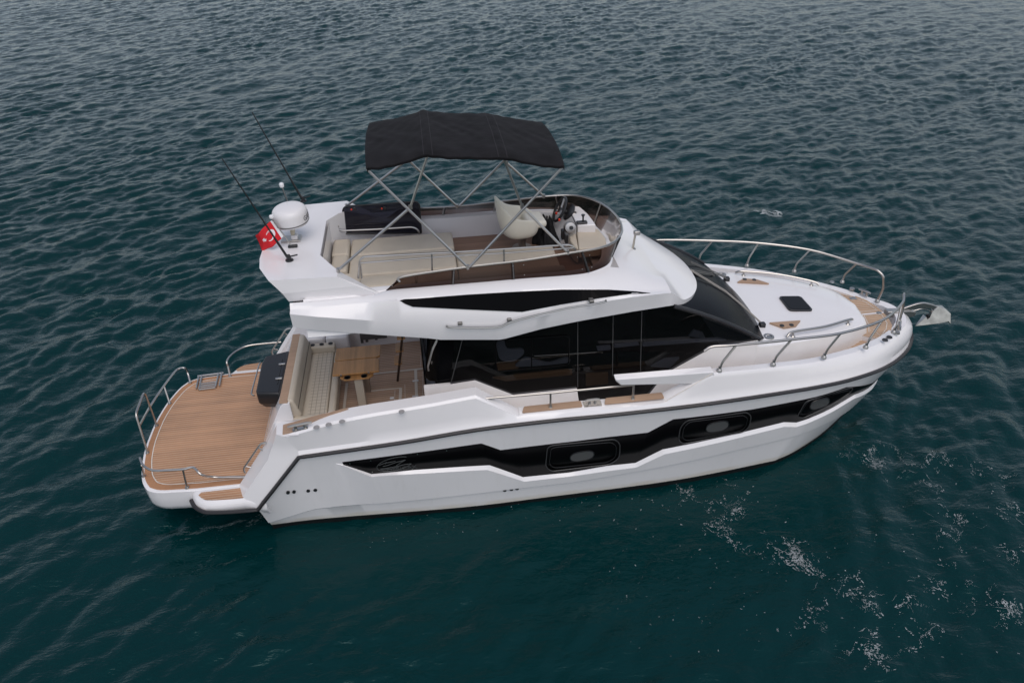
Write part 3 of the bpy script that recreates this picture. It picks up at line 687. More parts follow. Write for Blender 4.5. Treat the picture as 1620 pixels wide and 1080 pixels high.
# ================================================================== saloon and windshield
def G(x, z): return np.array([x, -1.42+.07*(z-1.6), z])
def gp(u, v, o=0):
    r = hitf(lambda a, b: G(a, b)+np.array([0, -o, 0]), u, v, (u-700)/100., 2.3); return G(r[0], r[1])+np.array([0, -o, 0])
c_low, c_top = gp(1199, 538), gp(1066, 484)
low = [gp(713, 607.5), gp(751.5, 601.3), gp(811.7, 624.3), gp(912.8, 613.8), gp(916, 638)]
low += [gp(1022, 629), gp(1053, 590.5), gp(1115.6, 556), gp(1127, 549.5)]
low.append(c_low)
print('saloon low', [tuple(np.round(p, 2)) for p in low], c_top)
top_l = [G(-.05, 3.45), G(c_top[0]-.05, 3.45)]
saloon = empty('saloon', (0, 0, 0), yacht)
wallb = MB()
for sgn in (1, -1):
    Y = lambda p, o=0: np.array([p[0], (p[1]+o)*sgn, p[2]])
    P = [Y(p) for p in low]+[Y(c_top), Y(top_l[1]), Y(top_l[0])]
    MB().add(P, [tuple(range(len(P)))]).build('side_window', GLASS, saloon, smooth=False)
    # white wall below the window
    st_ = [G(-.32, low[0][2])]+low
    up = [Y(p, -.004) for p in st_]; dn = [Y(G(p[0], 1.62 if p[0] > .3 else 1.15), -.03) for p in st_]
    mid_ = [Y(G(p[0], min(p[2]-.01, 1.9 if i not in (4, 5, 6) else p[2]-.01)), -.012) for i, p in enumerate(st_)]
    wallb.grid([up, dn])
    wallb.grid([[Y(p, .05) for p in st_], up])
wallb.build('lower_wall', BOUNCEW, saloon, smooth=False)
# window divisions, sliding window frame
def gl(l, o=.012): return [gp(u, v, o) for u, v in l]
DIVM = mat('division_grey', (.06, .06, .06), .5, spec=.3)
for a, b in (((914, 505), (914, 613)), ((970, 497), (969, 594)), ((1015.5, 492), (1013, 594)), ((733, 531), (713, 607))): MB().tube(gl([a, b], .004), .005, 6).build('window_division', DIVM, saloon)
MB().tube(gl([(845, 563), (944, 557)], .004), .004, 5).build('window_division', DIVM, saloon)
fr = [np.array([*q, 0]) for q in [(784, 538), (900, 530), (900, 577), (784, 588)]]
MB().tube([gp(q[0], q[1], .01) for q in rclosed(fr, 7, 4)], .012, 6, closed=True).build('sliding_window_frame', LENS, saloon)
MB().tube(gl([(841, 534), (841, 583)]), .012, 6).build('sliding_window_bar', LENS, saloon)
# black corner block at the aft end with its steel handle
bl = [G(.12, 2.32), G(-.10, 2.30), np.array([-.24, -1.22, 2.22]), np.array([-.31, -.98, 2.13]), np.array([-.2, -.95, 2.13]), np.array([.12, -1.2, 2.2])]
bt = [p+np.array([.16, .0 if i in (0, 1) else .02, 1.1]) for i, p in enumerate(bl)]
bt = [np.array([p[0], p[1]+.06, p[2]]) for p in bt]
MB().loftc([bl, bt]).build('corner_pillar', LENS, saloon, bevel=.03, seg=3)
hd = [at(692, 537, y=-1.26), at(684, 553, y=-1.27), at(677, 580, y=-1.28), at(678, 586, y=-1.27)]
MB().tube(rpoly(hd, .05), .017, 8).build('door_grab_rail', STEEL, saloon)
for q in ((691, 547), (684.5, 572)):
    c = at(*q, y=-1.2); MB().lathe([(.001, -.03), (.035, -.03), (.035, .03), (.001, .03)], tuple(c), 10).build('rail_bracket', STEEL, saloon)
# aft bulkhead
MB().box(-.33, -.27, .35, 1.45, 1.1, 3.5).build('aft_bulkhead', WHITE, saloon)
MB().box(-.315, -.285, -.98, .36, 1.16, 3.5).build('aft_door', BLACKP, saloon)
# interior seen through the tinted panes
MB().box(-.15, 3.4, -.55, .55, 1.3, 3.0).build('interior_core', INT, saloon)
MB().box(-.15, 4.9, -1.36, 1.36, 1.5, 1.66).build('interior_floor', mat('interior_carpet', (.06, .045, .035), .9), saloon)
def ipoly(name, l, y, m, th=.04):
    P = spline([at(u, v, y=y) for u, v in l], 4, closed=True) if 'curtain' in name else [at(u, v, y=y) for u, v in l]; return MB().prism(P, (0, th, 0)).build(name, m, saloon, smooth=False)
ipoly('curtain', [(786, 541), (797, 539), (803, 552), (826, 552), (828, 560), (815, 570), (803, 572), (790, 566)], -1.22, CURT)
ipoly('curtain', [(820, 574), (832, 566), (848, 570), (870, 574), (896, 566), (896, 574), (822, 580)], -1.2, CURT)
ipoly('wood_shelf', [(786, 576), (822, 572), (820, 583), (788, 586)], -1.15, WOODI)
ipoly('wood_shelf', [(780, 598), (905, 585), (905, 593), (800, 603)], -1.15, WOODI)
ipoly('wood_cabinet', [(927, 592), (962, 590), (962, 630), (927, 634)], -1.0, WOODI)
ipoly('window_sill', [(944, 549), (966, 547), (966, 553), (946, 555)], -1.25, CURT)
ipoly('window_sill', [(972, 545), (1010, 542), (1012, 546), (972, 550)], -1.25, CURT)
ipoly('window_sill', [(1017, 543), (1135, 535), (1150, 538), (1017, 548)], -1.26, CURT)
ipoly('helm_dash', [(1090, 532), (1098, 522), (1112, 526), (1116, 535)], -1.0, CURT)
ipoly('helm_console', [(1030, 580), (1052, 568), (1075, 566), (1060, 582)], -1.22, CURT)
# windshield
NW = 25
def wsb(t):
    y = -1.335+2.67*t; q = abs(y)/1.335
    return np.array([5.46-.22*q**2-.2*q**5, y, 2.20+.03*q+(c_low[2]-2.23)*q**4])
def wst(t):
    y = -1.31+2.62*t; q = abs(y)/1.31
    return np.array([4.18-(4.18-c_top[0])*q**2.4, y, 3.06+(c_top[2]-3.06)*q**2])
rowsw = []
for j in range(9):
    f_ = j/8
    rowsw.append([wsb(i/NW)*(1-f_)+wst(i/NW)*f_+np.array([.10, 0, .10])*4*f_*(1-f_)*(1-.6*abs(2*i/NW-1)**3) for i in range(NW+1)])
ws = MB().grid(rowsw).build('windshield', WSCOVER, yacht, ang=180)
for sgn in (1, -1):
    e = [r_[0] for r_ in rowsw]; e = e if sgn == 1 else mir(e)
    MB().tube(e, .035, 6).build('windshield_frame', BLACKG, ws)
def wspt(u, v, lift=.03):
    def f(a, b):
        i = min(max(a, 0), .999)*NW; k0 = int(i); fr_ = i-k0; j = min(max(b, 0), .999)*8; j0 = int(j); fj = j-j0
        p = (rowsw[j0][k0]*(1-fr_)+rowsw[j0][k0+1]*fr_)*(1-fj)+(rowsw[j0+1][k0]*(1-fr_)+rowsw[j0+1][k0+1]*fr_)*fj
        return p+np.array([lift*.5, 0, lift])
    r = hitf(f, u, v, *wsguess(u, v, f))
    return f(min(max(r[0], .01), .99), min(max(r[1], .01), .99))
def wsguess(u, v, f):
    best = None
    for a in np.linspace(.08, .92, 8):
        for b in (.15, .5, .85):
            d = np.hypot(*(px(f(a, b))-np.array([u, v])))
            if best is None or d < best[0]: best = (d, a, b)
    return best[1], best[2]
WARM = mat('wiper_metal', (.22, .21, .20), .45, metal=.6)
def wpl(a, b): return np.array([a, b, 2.22+(5.46-.24*(b/1.335)**2-a)*.66+.10*math.sin(math.pi*min(max((5.46-a)/1.3, 0), 1))])
def wspt(u, v, lift=.03):
    r = hitf(lambda a, b: wpl(a, b)+np.array([lift*.5, 0, lift]), u, v, 4.9, 0); return wpl(*r)+np.array([lift*.5, 0, lift])
def fdp0(u, v): return at(u, v, z=2.40)
W6 = lambda x, y: (1060+x/7.2, 400+y/7.2)
for arm, blade in (([(1050, 815), (830, 610), (640, 450), (240, 205)], [(410, 370), (820, 605)]), ([(645, 295), (540, 245), (240, 115)], [(200, 135), (590, 350)]), ([(600, 345), (480, 250), (260, 215)], [(250, 220), (480, 360)])):
    b0 = fdp0(*W6(*arm[0]))
    pts = [b0] + [wspt(*W6(*q), .06) for q in arm[1:]]
    for d in (0, .03): MB().tube([p+np.array([0, d, d*.5]) for p in pts], .009, 6).build('wiper_arm', WARM, ws)
    MB().tube([wspt(*W6(*q), .02) for q in blade], .016, 6).build('wiper_blade', DARKM, ws)
    MB().box(b0[0]-.05, b0[0]+.05, b0[1]-.045, b0[1]+.045, b0[2]-.09, b0[2]+.035).build('wiper_motor', BLACKG, ws, bevel=.015)
# ------------------------------------------------------------------ foredeck
ce = spline([np.array(p) for p in [(4.96, -1.335, 2.40), (5.15, -1.30, 2.355), (5.73, -1.19, 2.295), (6.35, -1.03, 2.235), (6.9, -.83, 2.17), (7.25, -.63, 2.11)]], 4)+[np.array(p) for p in [(7.34, -.56, 2.09), (7.39, -.47, 2.065), (7.41, -.2, 2.065), (7.415, 0, 2.065)]]
crk = [p+np.array([.02 if p[0] > 7.3 else 0, -.05 if p[1] < -.4 else p[1]*.10, -.20]) for p in ce]
bse = [p*np.array([1, 1, 0])+np.array([.03 if p[0] > 7.3 else 0, -.055 if p[1] < -.4 else p[1]*.11, 1.62]) for p in ce]
def crown(p, f_): return np.array([p[0], p[1]*f_, p[2]+.05*(1-f_*f_)])
fd = MB()
sdm = MB()
for sgn in (1, -1): sdm.grid([[p*np.array([1, sgn, 1]) for p in r_] for r_ in (bse, crk, [p+np.array([0, -.012 if p[1] < -.4 else 0, -.03]) for p in ce])])
rows_ = [[p+np.array([0, -.012 if p[1] < -.4 else 0, -.03]) for p in ce], [crown(p, .975)+np.array([-.01 if p[0] > 7.3 else 0, 0, -.002]) for p in ce]] + [[crown(p, f_) for p in ce] for f_ in (.85, .6, .3, 0)]
for sgn in (1, -1): fd.grid([[p*np.array([1, sgn, 1]) for p in r_] for r_ in rows_])
fore = fd.build('foredeck', WHITE, yacht, ang=30); sdm.build('foredeck_side', BOUNCEW, fore, ang=30)
def ctop(x, y):
    e = min(ce, key=lambda p: abs(p[0]-x)); ez = np.interp(x, [p[0] for p in ce], [p[2] for p in ce]); ey = np.interp(x, [p[0] for p in ce], [-p[1] for p in ce])
    f_ = min(abs(y)/max(ey, .01), 1); return ez+.05*(1-f_*f_)
def fdp(u, v, o=0.0):
    r = hitf(lambda a, b: np.array([a, b, ctop(a, b)+o]), u, v, 6.2, 0); return np.array([r[0], r[1], ctop(r[0], r[1])+o])
C2 = lambda x, y: (1120+x/7.717, 380+y/7.717)
hp_ = [fdp(*C2(*q)) for q in ((858, 700), (1128, 698), (1285, 872), (992, 872))]
fr_ = rclosed(hp_, .07, 5); hatch = MB().prism(fr_, (0, 0, .035)).build('deck_hatch', BLACKG, fore, bevel=.008)
cc = sum(fr_)/len(fr_)
MB().prism([cc+(p-cc)*.88+np.array([0, 0, .036]) for p in fr_], (0, 0, .004)).build('hatch_pane', BLACKP, fore, smooth=False)
S1 = [fdp(*C2(*q), .003) for q in ((748, 1020), (1124, 995), (1090, 1055), (905, 1080))]
S1 = [fdp(*q, .003) for q in ((1217, 512.3), (1266, 508.8), (1259, 517.5), (1240, 520.5))]
for sgn in (1, -1):
    P = [np.array([p[0], p[1]*sgn, p[2]]) for p in S1]; MB().prism(P, (0, 0, .03)).build('teak_step', TEAKL, fore, smooth=False)
    for q in ((1237, 515), (1252, 514)):
        c = fdp(*q, .034); MB().lathe([(.001, 0), (.042, 0), (.035, .01), (.001, .01)], (c[0], c[1]*sgn, c[2]), 14).build('step_light', DARKM, fore)
gr = [(5.60, -1.13), (5.735, -1.069), (6.35, -.93), (6.906, -.69), (7.02, -.62)]
for sgn in (1, -1):
    P = [np.array([x, y*sgn, ctop(x, y)+h]) for (x, y), h in zip(gr, (.03, .085, .095, .085, .05))]
    g = MB().tube(spline(P, 6), .022, 10).build('foredeck_grab_rail', STEEL, yacht)
    for i in (1, 3): MB().lathe([(.001, 0), (.045, 0), (.02, .02), (.014, .085), (.001, .085)], (P[i][0], P[i][1], ctop(*gr[i])), 12).build('rail_foot', STEELD, g)
_c = fdp(1216, 532.5, .0)
for sgn in (1, -1): MB().lathe([(.001, .0), (.09, .0), (.085, .012), (.05, .012), (.045, .004), (.001, .004)], (_c[0], _c[1]*sgn, _c[2]), 20).build('deck_drain', STEELD, fore)
R3 = lambda x, y: (x/7.2+1230, y/7.2+420)
# teak in the bow and on the low side decks
bz_ = 1.90
bow_half = [(7.47, 0), (7.44, -.40), (7.35, -.56), (7.22, -.68), (7.55, -.86), (7.80, -.62), (7.92, -.44), (7.98, -.20), (7.99, 0)]
bp_ = [np.array([x, y, bz_]) for x, y in bow_half]
bt_ = bp_ + mir(bp_[1:-1])[::-1]
BT = MB().prism([p-np.array([0, 0, .30]) for p in bt_], (0, 0, .30)).build('bow_platform', WHITE, yacht, smooth=False)
MB().prism(bt_, (0, 0, .008)).build('bow_teak', TEAKB, BT, smooth=False)
for l in ([(7.43, -.03), (7.99, -.03)], ):
    ribbon(MB(), [np.array(p) for p in l], .035, bz_+.012).build('locker_seam', WHITEC, BT, smooth=False)
il = [np.array([7.40+.12, -.50]), np.array([7.53, -.76]), np.array([7.74, -.56]), np.array([7.86, -.38]), np.array([7.92, -.06]), np.array([7.60, -.06]), np.array([7.52, -.38]), np.array([7.40, -.6])]
for sgn in (1, -1): ribbon(MB(), [np.array([p[0], p[1]*sgn]) for p in il], .014, bz_+.012, True).build('caulk_line', CAULK, BT, smooth=False)
for x in (7.5, 7.90): MB().lathe([(.001, 0), (.05, 0), (.045, .008), (.001, .008)], (x, -.03, bz_+.012), 12).build('locker_latch', STEELD, BT)
c = at(*R3(860, 373), z=bz_+.01); MB().box(c[0]-.06, c[0]+.06, c[1]-.05, c[1]+.05, bz_+.006, bz_+.016).build('windlass_switch', STEELD, BT, bevel=.004)
for sgn in (1, -1):
    P = [np.array([x, y*sgn, 1.806]) for x, y in ((6.0, -1.20), (6.5, -1.05), (7.0, -.83), (7.24, -.68), (7.56, -.86), (7.2, -1.10), (6.8, -1.32), (6.2, -1.52), (6.0, -1.5))]
    MB().prism(P, (0, 0, .006)).build('side_deck_teak', TEAKB, BT, smooth=False)
# ring fittings, cleats, fairleads, horn vents near the bow
for sgn in (1, -1):
    cleat((7.95, -.60*sgn, 1.93), (.55, .83*sgn, 0), .24)
    MB().lathe([(.001, 0), (.05, 0), (.045, .03), (.02, .035), (.001, .03)], (7.80, -.78*sgn, 1.955), 14).build('fairlead', STEELD, yacht)
    MB().lathe([(.001, 0), (.045, 0), (.04, .01), (.001, .01)], (7.5, -1.0*sgn, 2.03), 14).build('filler_cap', STEELD, yacht)
for u, v in ((1400, 538), (1407, 533.5)):
    c = at(u, v, z=2.035); MB().lathe([(.001, 0), (.05, 0), (.045, .012), (.001, .006)], tuple(c), 14).build('horn_grille', DARKM, yacht)
# bow rail
bases = [(7.643, -.898, 2.06), (6.886, -1.346, 2.128), (6.03, -1.603, 2.199), (5.108, -1.764, 2.282), (4.19, -1.875, 2.35)]
tops_px = [(1425, 474), (1396.7, 506.3), (1330, 527), (1254, 536.8), (1165, 545.5)]
tops = []
for (bx, by, bz0), (u, v) in zip(bases, tops_px):
    tops.append(at(u, v, y=by-.05))
tops = [np.array(p) for p in [(7.755, -.753, 2.525), (7.09, -1.29, 2.602), (6.205, -1.63, 2.663), (5.335, -1.763, 2.727)]]+[at(1165, 545.5, z=2.785)]
print('bow rail tops', [tuple(np.round(t, 2)) for t in tops])
for sgn in (1, -1):
    Y = lambda p: np.array([p[0], p[1]*sgn, p[2]])
    if sgn == 1: tail = [at(1114, 555, z=2.73), at(1128, 547.8, z=2.79)]
    else: tail = [at(1114, 555, z=2.73), at(1128, 547.8, z=2.79)]
    path = tail + [tops[4], tops[3], tops[2], tops[1], tops[0], np.array([7.98, -.44, 2.53])]
    main = spline(path, 7)[:-1]
    end = [np.array([7.98, -.44, 2.53]), np.array([8.06, -.34, 2.46]), np.array([8.12, -.33, 2.2]), np.array([8.10, -.36, 1.98]), np.array([8.09, -.37, 1.92])]
    full = main[:-2] + rpoly([main[-2]]+end, .07, 5)
    br = MB().tube([Y(p) for p in full], .022, 10).build('bow_rail', STEEL, yacht)
    for b_, t_ in zip(bases, tops):
        b_ = np.array(b_); kn_ = b_+np.array([.02, -.01, .16])
        MB().tube([Y(p) for p in rpoly([b_, kn_, t_], .05, 4)], .018, 8).build('stanchion', STEEL, br)
        MB().lathe([(.001, 0), (.045, 0), (.04, .03), (.022, .05), (.02, .085), (.001, .085)], tuple(Y(b_)), 10).build('rail_foot', STEELD, br)
    MB().lathe([(.001, 0), (.045, 0), (.04, .03), (.022, .05), (.001, .05)], tuple(Y((8.09, -.37, 1.90))), 10).build('rail_foot', STEELD, br)
# side gate rail
gz = [at(760, 631, y=-1.86), at(871, 621.5, y=-1.9), at(973, 611.5, y=-1.9)]
for sgn in (1, -1):
    Y = lambda p: np.array([p[0], p[1]*sgn, p[2]])
    r_ = MB().tube([Y(p) for p in [gz[0]+np.array([-.02, .0, -.03])]+gz+[gz[2]+np.array([.3, 0, .0])]], .017, 8).build('gate_rail', STEEL, yacht)
    for u in (871, 1001):
        t_ = at(u, 621.5 if u < 900 else 609, y=-1.9)
        if u > 900: t_ = np.array([at(1001, 633, y=-1.9)[0], -1.9, TTg[1][2]+.4])
        MB().tube([Y(t_), Y((t_[0], -1.9, TTg[1][2]+.02))], .016, 8).build('stanchion', STEEL, r_)
        MB().lathe([(.001, 0), (.035, 0), (.022, .03), (.02, .07), (.001, .07)], tuple(Y((t_[0], -1.9, TTg[1][2]+.02))), 10).build('rail_foot', STEELD, r_)
# midship cleat in its pocket
cm = at(937, 640, y=-1.9); mc = cleat((cm[0], -1.90, TTg[1][2]+.005), (1, 0, .02), .22)
c_ = (cm[0], -1.89, TTg[1][2]); MB().box(c_[0]-.14, c_[0]+.14, -1.97, -1.82, c_[2]+.002, c_[2]+.008).build('cleat_plate', STEEL, yacht, bevel=.003)
# anchor platform on the stem
MB().prism([(8.05, -.07, 1.94), (8.50, -.06, 1.90), (8.62, -.05, 1.86), (8.62, -.05, 1.78), (8.5, -.06, 1.76), (8.05, -.07, 1.82)], (0, .13, 0)).build('bow_roller', STEELD, yacht, bevel=.01)
# tow eye
c = at(1375, 612.5, y=0); MB().tube([c+np.array([-.15, 0, 0]), c], .02, 8).build('tow_eye', STEEL, yacht)
# ================================================================== hardtop and flybridge
A_ = [(457, 515, 1.60), (470, 518.5, 1.62), (500, 522, 1.62), (600, 529.7, 1.62), (678, 535, 1.62), (697, 537.3, 1.62), (790, 537.3, 1.62), (800, 535.5, 1.62), (857.5, 520, 1.60), (914, 508.3, 1.57), (1000, 493, 1.46), (1067, 482.5, 1.33)]
B_ = [(460, 497, 1.64), (500, 501, 1.67), (600, 508, 1.67), (655, 511.5, 1.67), (690, 515, 1.67), (722, 519.6, 1.67), (785, 520, 1.67), (860, 499, 1.66), (950, 478, 1.58), (1000, 470, 1.52), (1040, 465.5, 1.44), (1062, 463, 1.36)]
C_ = [(459, 490, 1.56), (500, 486, 1.56), (560, 480.5, 1.56), (628, 474.5, 1.58), (653, 484.5, 1.60), (740, 488.8, 1.61), (826, 492.5, 1.62), (890, 480.5, 1.60), (950, 470.5, 1.55), (1000, 463.5, 1.47), (1030, 463.3, 1.40), (1058, 461, 1.32)]
D_ = [(460, 480, 1.50), (500, 478.5, 1.50), (560, 473.5, 1.50), (628, 473.5, 1.55), (660, 472, 1.54), (740, 465.7, 1.52), (820, 461, 1.51), (888, 457.8, 1.50), (962, 457.8, 1.45), (1000, 460, 1.40), (1027, 462, 1.36), (1052, 459, 1.28)]
def c3(L): return [at(u, v, y=-y) for u, v, y in L]
A3, B3, C3, D3 = c3(A_), c3(B_), c3(C_), c3(D_)
xk = sorted(set(np.round([p[0] for L in (A3, B3, C3, D3) for p in L]+list(np.linspace(-2, 3.5, 40)), 3)))
xk = [x for x in xk if -2.06 <= x <= 3.50]
RA, RB, RC, RD = (resamp(L, xk) for L in (A3, B3, C3, D3))
# coaming line the fly screen stands on
E3 = [np.array(p) for p in [(-2.1, -1.40, 3.86), (-1.0, -1.36, 3.88), (-.67, -1.26, 3.92), (.47, -1.24, 3.905), (1.3, -1.235, 3.90), (2.09, -1.20, 3.87), (2.36, -1.10, 3.85), (2.56, -.96, 3.83), (2.9, -.9, 3.74), (3.5, -.8, 3.50)]]
RE = resamp(E3, xk)
def topz(x): return float(np.interp(x, [-2.1, 2.2, 2.7, 3.0, 3.26, 3.5, 3.9, 4.1, 4.22, 4.30], [3.88, 3.86, 3.80, 3.72, 3.60, 3.48, 3.30, 3.20, 3.13, 3.05]))
RC2 = [c+(d-c)*.04 for c, d in zip(RC, RD)]
RD1 = [d+(e-d)*.10+np.array([0, 0, .012]) for d, e in zip(RD, RE)]
ED = [d*.45+e*.55+np.array([0, 0, .035]) for d, e in zip(RD, RE)]
FL = [np.array([p[0], -.55, topz(p[0]) if p[0] > 2.7 else 3.6]) for p in RE]; FM = [np.array([p[0], 0, topz(p[0]) if p[0] > 2.7 else 3.6]) for p in RE]
UA = [p+np.array([0, .10, .03]) for p in RA]; UB = [np.array([p[0], -.9, p[2]+.10]) for p in RA]; UC = [np.array([p[0], 0, p[2]+.12]) for p in RA]
hardtop = MB()
for sgn in (1, -1):
    Y = lambda L: [p*np.array([1, sgn, 1]) for p in L]
    hardtop.grid([Y(L) for L in (UC, UB, UA, RA, RB, RC, RC2, RD, RD1, ED, RE)])
    i0 = [i for i, x in enumerate(xk) if x >= 2.40]
    hardtop.grid([[L[i]*np.array([1, sgn, 1]) for i in i0] for L in (RE, FL, FM)])
    # aft closing face
    end = [L[0]*np.array([1, sgn, 1]) for L in (UC, UB, UA, RA, RB, RC, RD, RE)]
    hardtop.add(end+[np.array([RE[0][0], 0, RE[0][2]])], [tuple(range(len(end)+1))])
# front brow: rows from the last station round to the lip
last = [L[-1] for L in (UC, UB, UA, RA, RB, RC, RC2, RD, RD1, ED, RE, FL, FM)]
tiplow = {0: (4.10, 3.02)}
def brow(f_):
    "f_: 0 = last station, 1 = lip; each section bends forward to the centre line"
    return None
NB = 14; secs = []
P0 = [RA[-1], RB[-1], RD[-1], ED[-1], RE[-1], FL[-1], FM[-1]]
# lip (front edge) measured in the photograph, as a half curve from side to centre
lip = [RA[-1], RA[-1]*.5+np.array([3.78, -1.17, 3.17])*.5] + [np.array(p) for p in [(3.78, -1.17, 3.17), (3.98, -.95, 3.10), (4.14, -.66, 3.05), (4.24, -.34, 3.02), (4.27, 0, 3.01)]]
upr = [RB[-1], RB[-1]*.5+np.array([3.76, -1.20, 3.27])*.5] + [np.array(p) for p in [(3.76, -1.20, 3.27), (3.97, -.98, 3.19), (4.15, -.68, 3.135), (4.26, -.35, 3.105), (4.295, 0, 3.095)]]
up2 = [RD[-1], RD[-1]*.5+np.array([3.68, -1.10, 3.36])*.5] + [np.array(p) for p in [(3.68, -1.10, 3.36), (3.87, -.92, 3.275), (4.03, -.65, 3.22), (4.13, -.34, 3.19), (4.165, 0, 3.18)]]
up3 = [RE[-1], RE[-1]*.5+np.array([3.56, -.72, 3.47])*.5] + [np.array(p) for p in [(3.56, -.72, 3.47), (3.66, -.60, 3.42), (3.74, -.44, 3.385), (3.79, -.22, 3.37), (3.81, 0, 3.36)]]
base0 = [RE[-1], RE[-1]*.9+FL[-1]*.1, RE[-1]*.8+FL[-1]*.2, RE[-1]*.4+FL[-1]*.6, FL[-1], FL[-1]*.5+FM[-1]*.5, FM[-1]]
brw = MB()
lipi = [p+np.array([-.10, .06 if p[1] < -.1 else 0, .02]) for p in lip]; lipi2 = [np.array([3.3, p[1]*.8, 3.3]) for p in lip]
for sgn in (1, -1):
    rs = [curve(spline(L, 8), np.linspace(0, 1, 30)) for L in (lipi2, lipi, lip, upr, up2, up3)]
    brw.grid([[p*np.array([1, sgn, 1]) for p in L] for L in rs+[curve(base0, np.linspace(0, 1, 30))]])
    hardtop.add([q*np.array([1, sgn, 1]) for q in (RD[-1], ED[-1], RE[-1])], [(0, 1, 2)])
hardtop.add(brw.v, brw.f); ht = hardtop.build('hardtop', WHITE, yacht, ang=34)
# dark lens strip
for sgn in (1, -1):
    b = MB(); idx = [i for i, x in enumerate(xk) if -.50 <= x <= 3.04]
    t = [RD[i]+np.array([0, -.012, .004]) for i in idx]; l = [RC[i]+np.array([0, -.012, -.002]) for i in idx]
    tp = at(1029, 462.8, y=-1.40)+np.array([0, -.012, 0]); t.append(tp); l.append(tp); ta = at(632.5, 474.4, y=-1.57)+np.array([0, -.014, 0]); t.insert(0, ta); l.insert(0, ta)
    b.grid([[p*np.array([1, sgn, 1]) for p in q] for q in (t, l)]); b.build('side_lens', LENS, ht, smooth=False, thick=.006, toff=-1)
    G_ = [at(u, v, y=-1.70-.02) for u, v in ((706, 515), (716, 517.8), (784, 517.8), (806, 510), (835, 502), (872, 493), (905, 486), (935, 481.5), (957, 477), (958, 475))]
    gr_ = MB().tube(spline([p*np.array([1, sgn, 1]) for p in G_], 3), .016, 8).build('roof_grab_rail', STEEL, ht)
    for u, v in ((728, 512.5), (806, 507), (936.5, 478)):
        c = at(u, v, y=-1.68); MB().box(c[0]-.035, c[0]+.035, min(sgn*c[1], sgn*(c[1]+.1)), max(sgn*c[1], sgn*(c[1]+.1)), c[2]-.025, c[2]+.025).build('rail_bracket', WARM, ht, bevel=.012)
# flybridge tub: coaming, inner sides, floor
FZ = 3.53
ri = [np.array(p) for p in [(-1.60, -.98, 3.92), (-1.2, -1.13, 3.92), (-.67, -1.13, 3.915), (.47, -1.12, 3.90), (1.3, -1.115, 3.90), (1.95, -1.09, 3.88), (2.3, -.98, 3.86), (2.52, -.76, 3.84), (2.64, -.40, 3.83), (2.68, 0, 3.83)]]
ro = [np.array(p) for p in [(-1.85, -1.40, 3.95), (-1.2, -1.38, 3.94), (-.67, -1.26, 3.92), (.47, -1.24, 3.905), (1.3, -1.235, 3.90), (2.09, -1.20, 3.87), (2.44, -1.06, 3.85), (2.66, -.83, 3.82), (2.79, -.45, 3.78), (2.83, 0, 3.78)]]
riS, roS = spline(ri, 4), spline(ro, 4)
fb = MB()
for sgn in (1, -1):
    Y = lambda L: [p*np.array([1, sgn, 1]) for p in L]
    fb.grid([Y(roS), Y([p*.5+q*.5+np.array([0, 0, .012]) for p, q in zip(riS, roS)]), Y(riS), Y([np.array([p[0], p[1]*.99, FZ]) for p in riS])])
    fb.grid([Y(roS), Y([p+np.array([.12 if p[0] > 2.3 else 0, -.07, -.10]) for p in roS]), Y([p+np.array([.50 if p[0] > 2.3 else 0, -.2, -.5]) for p in roS])])
    fb.add([np.array(q)*np.array([1, sgn, 1]) for q in ((-1.6, 0, FZ), (-1.6, -.98, FZ), (-1.6, -.98, 4.2), (-1.6, 0, 4.2))], [(0, 1, 2, 3)])
tub = fb.build('flybridge_tub', WHITE, yacht, ang=40)
fl_ = [np.array([p[0], p[1]*.99, FZ+.002]) for p in riS]
poly_fill('flybridge_floor', fl_+mir(fl_)[::-1][1:], teak('fly_teak', (.30, .185, .13), (.24, .15, .11), sw=.12), tub)
# aft radar wing
wt = [(-2.02, -1.337), (-2.27, -1.337), (-2.42, -1.03), (-2.44, 0)]
WZ = 4.25
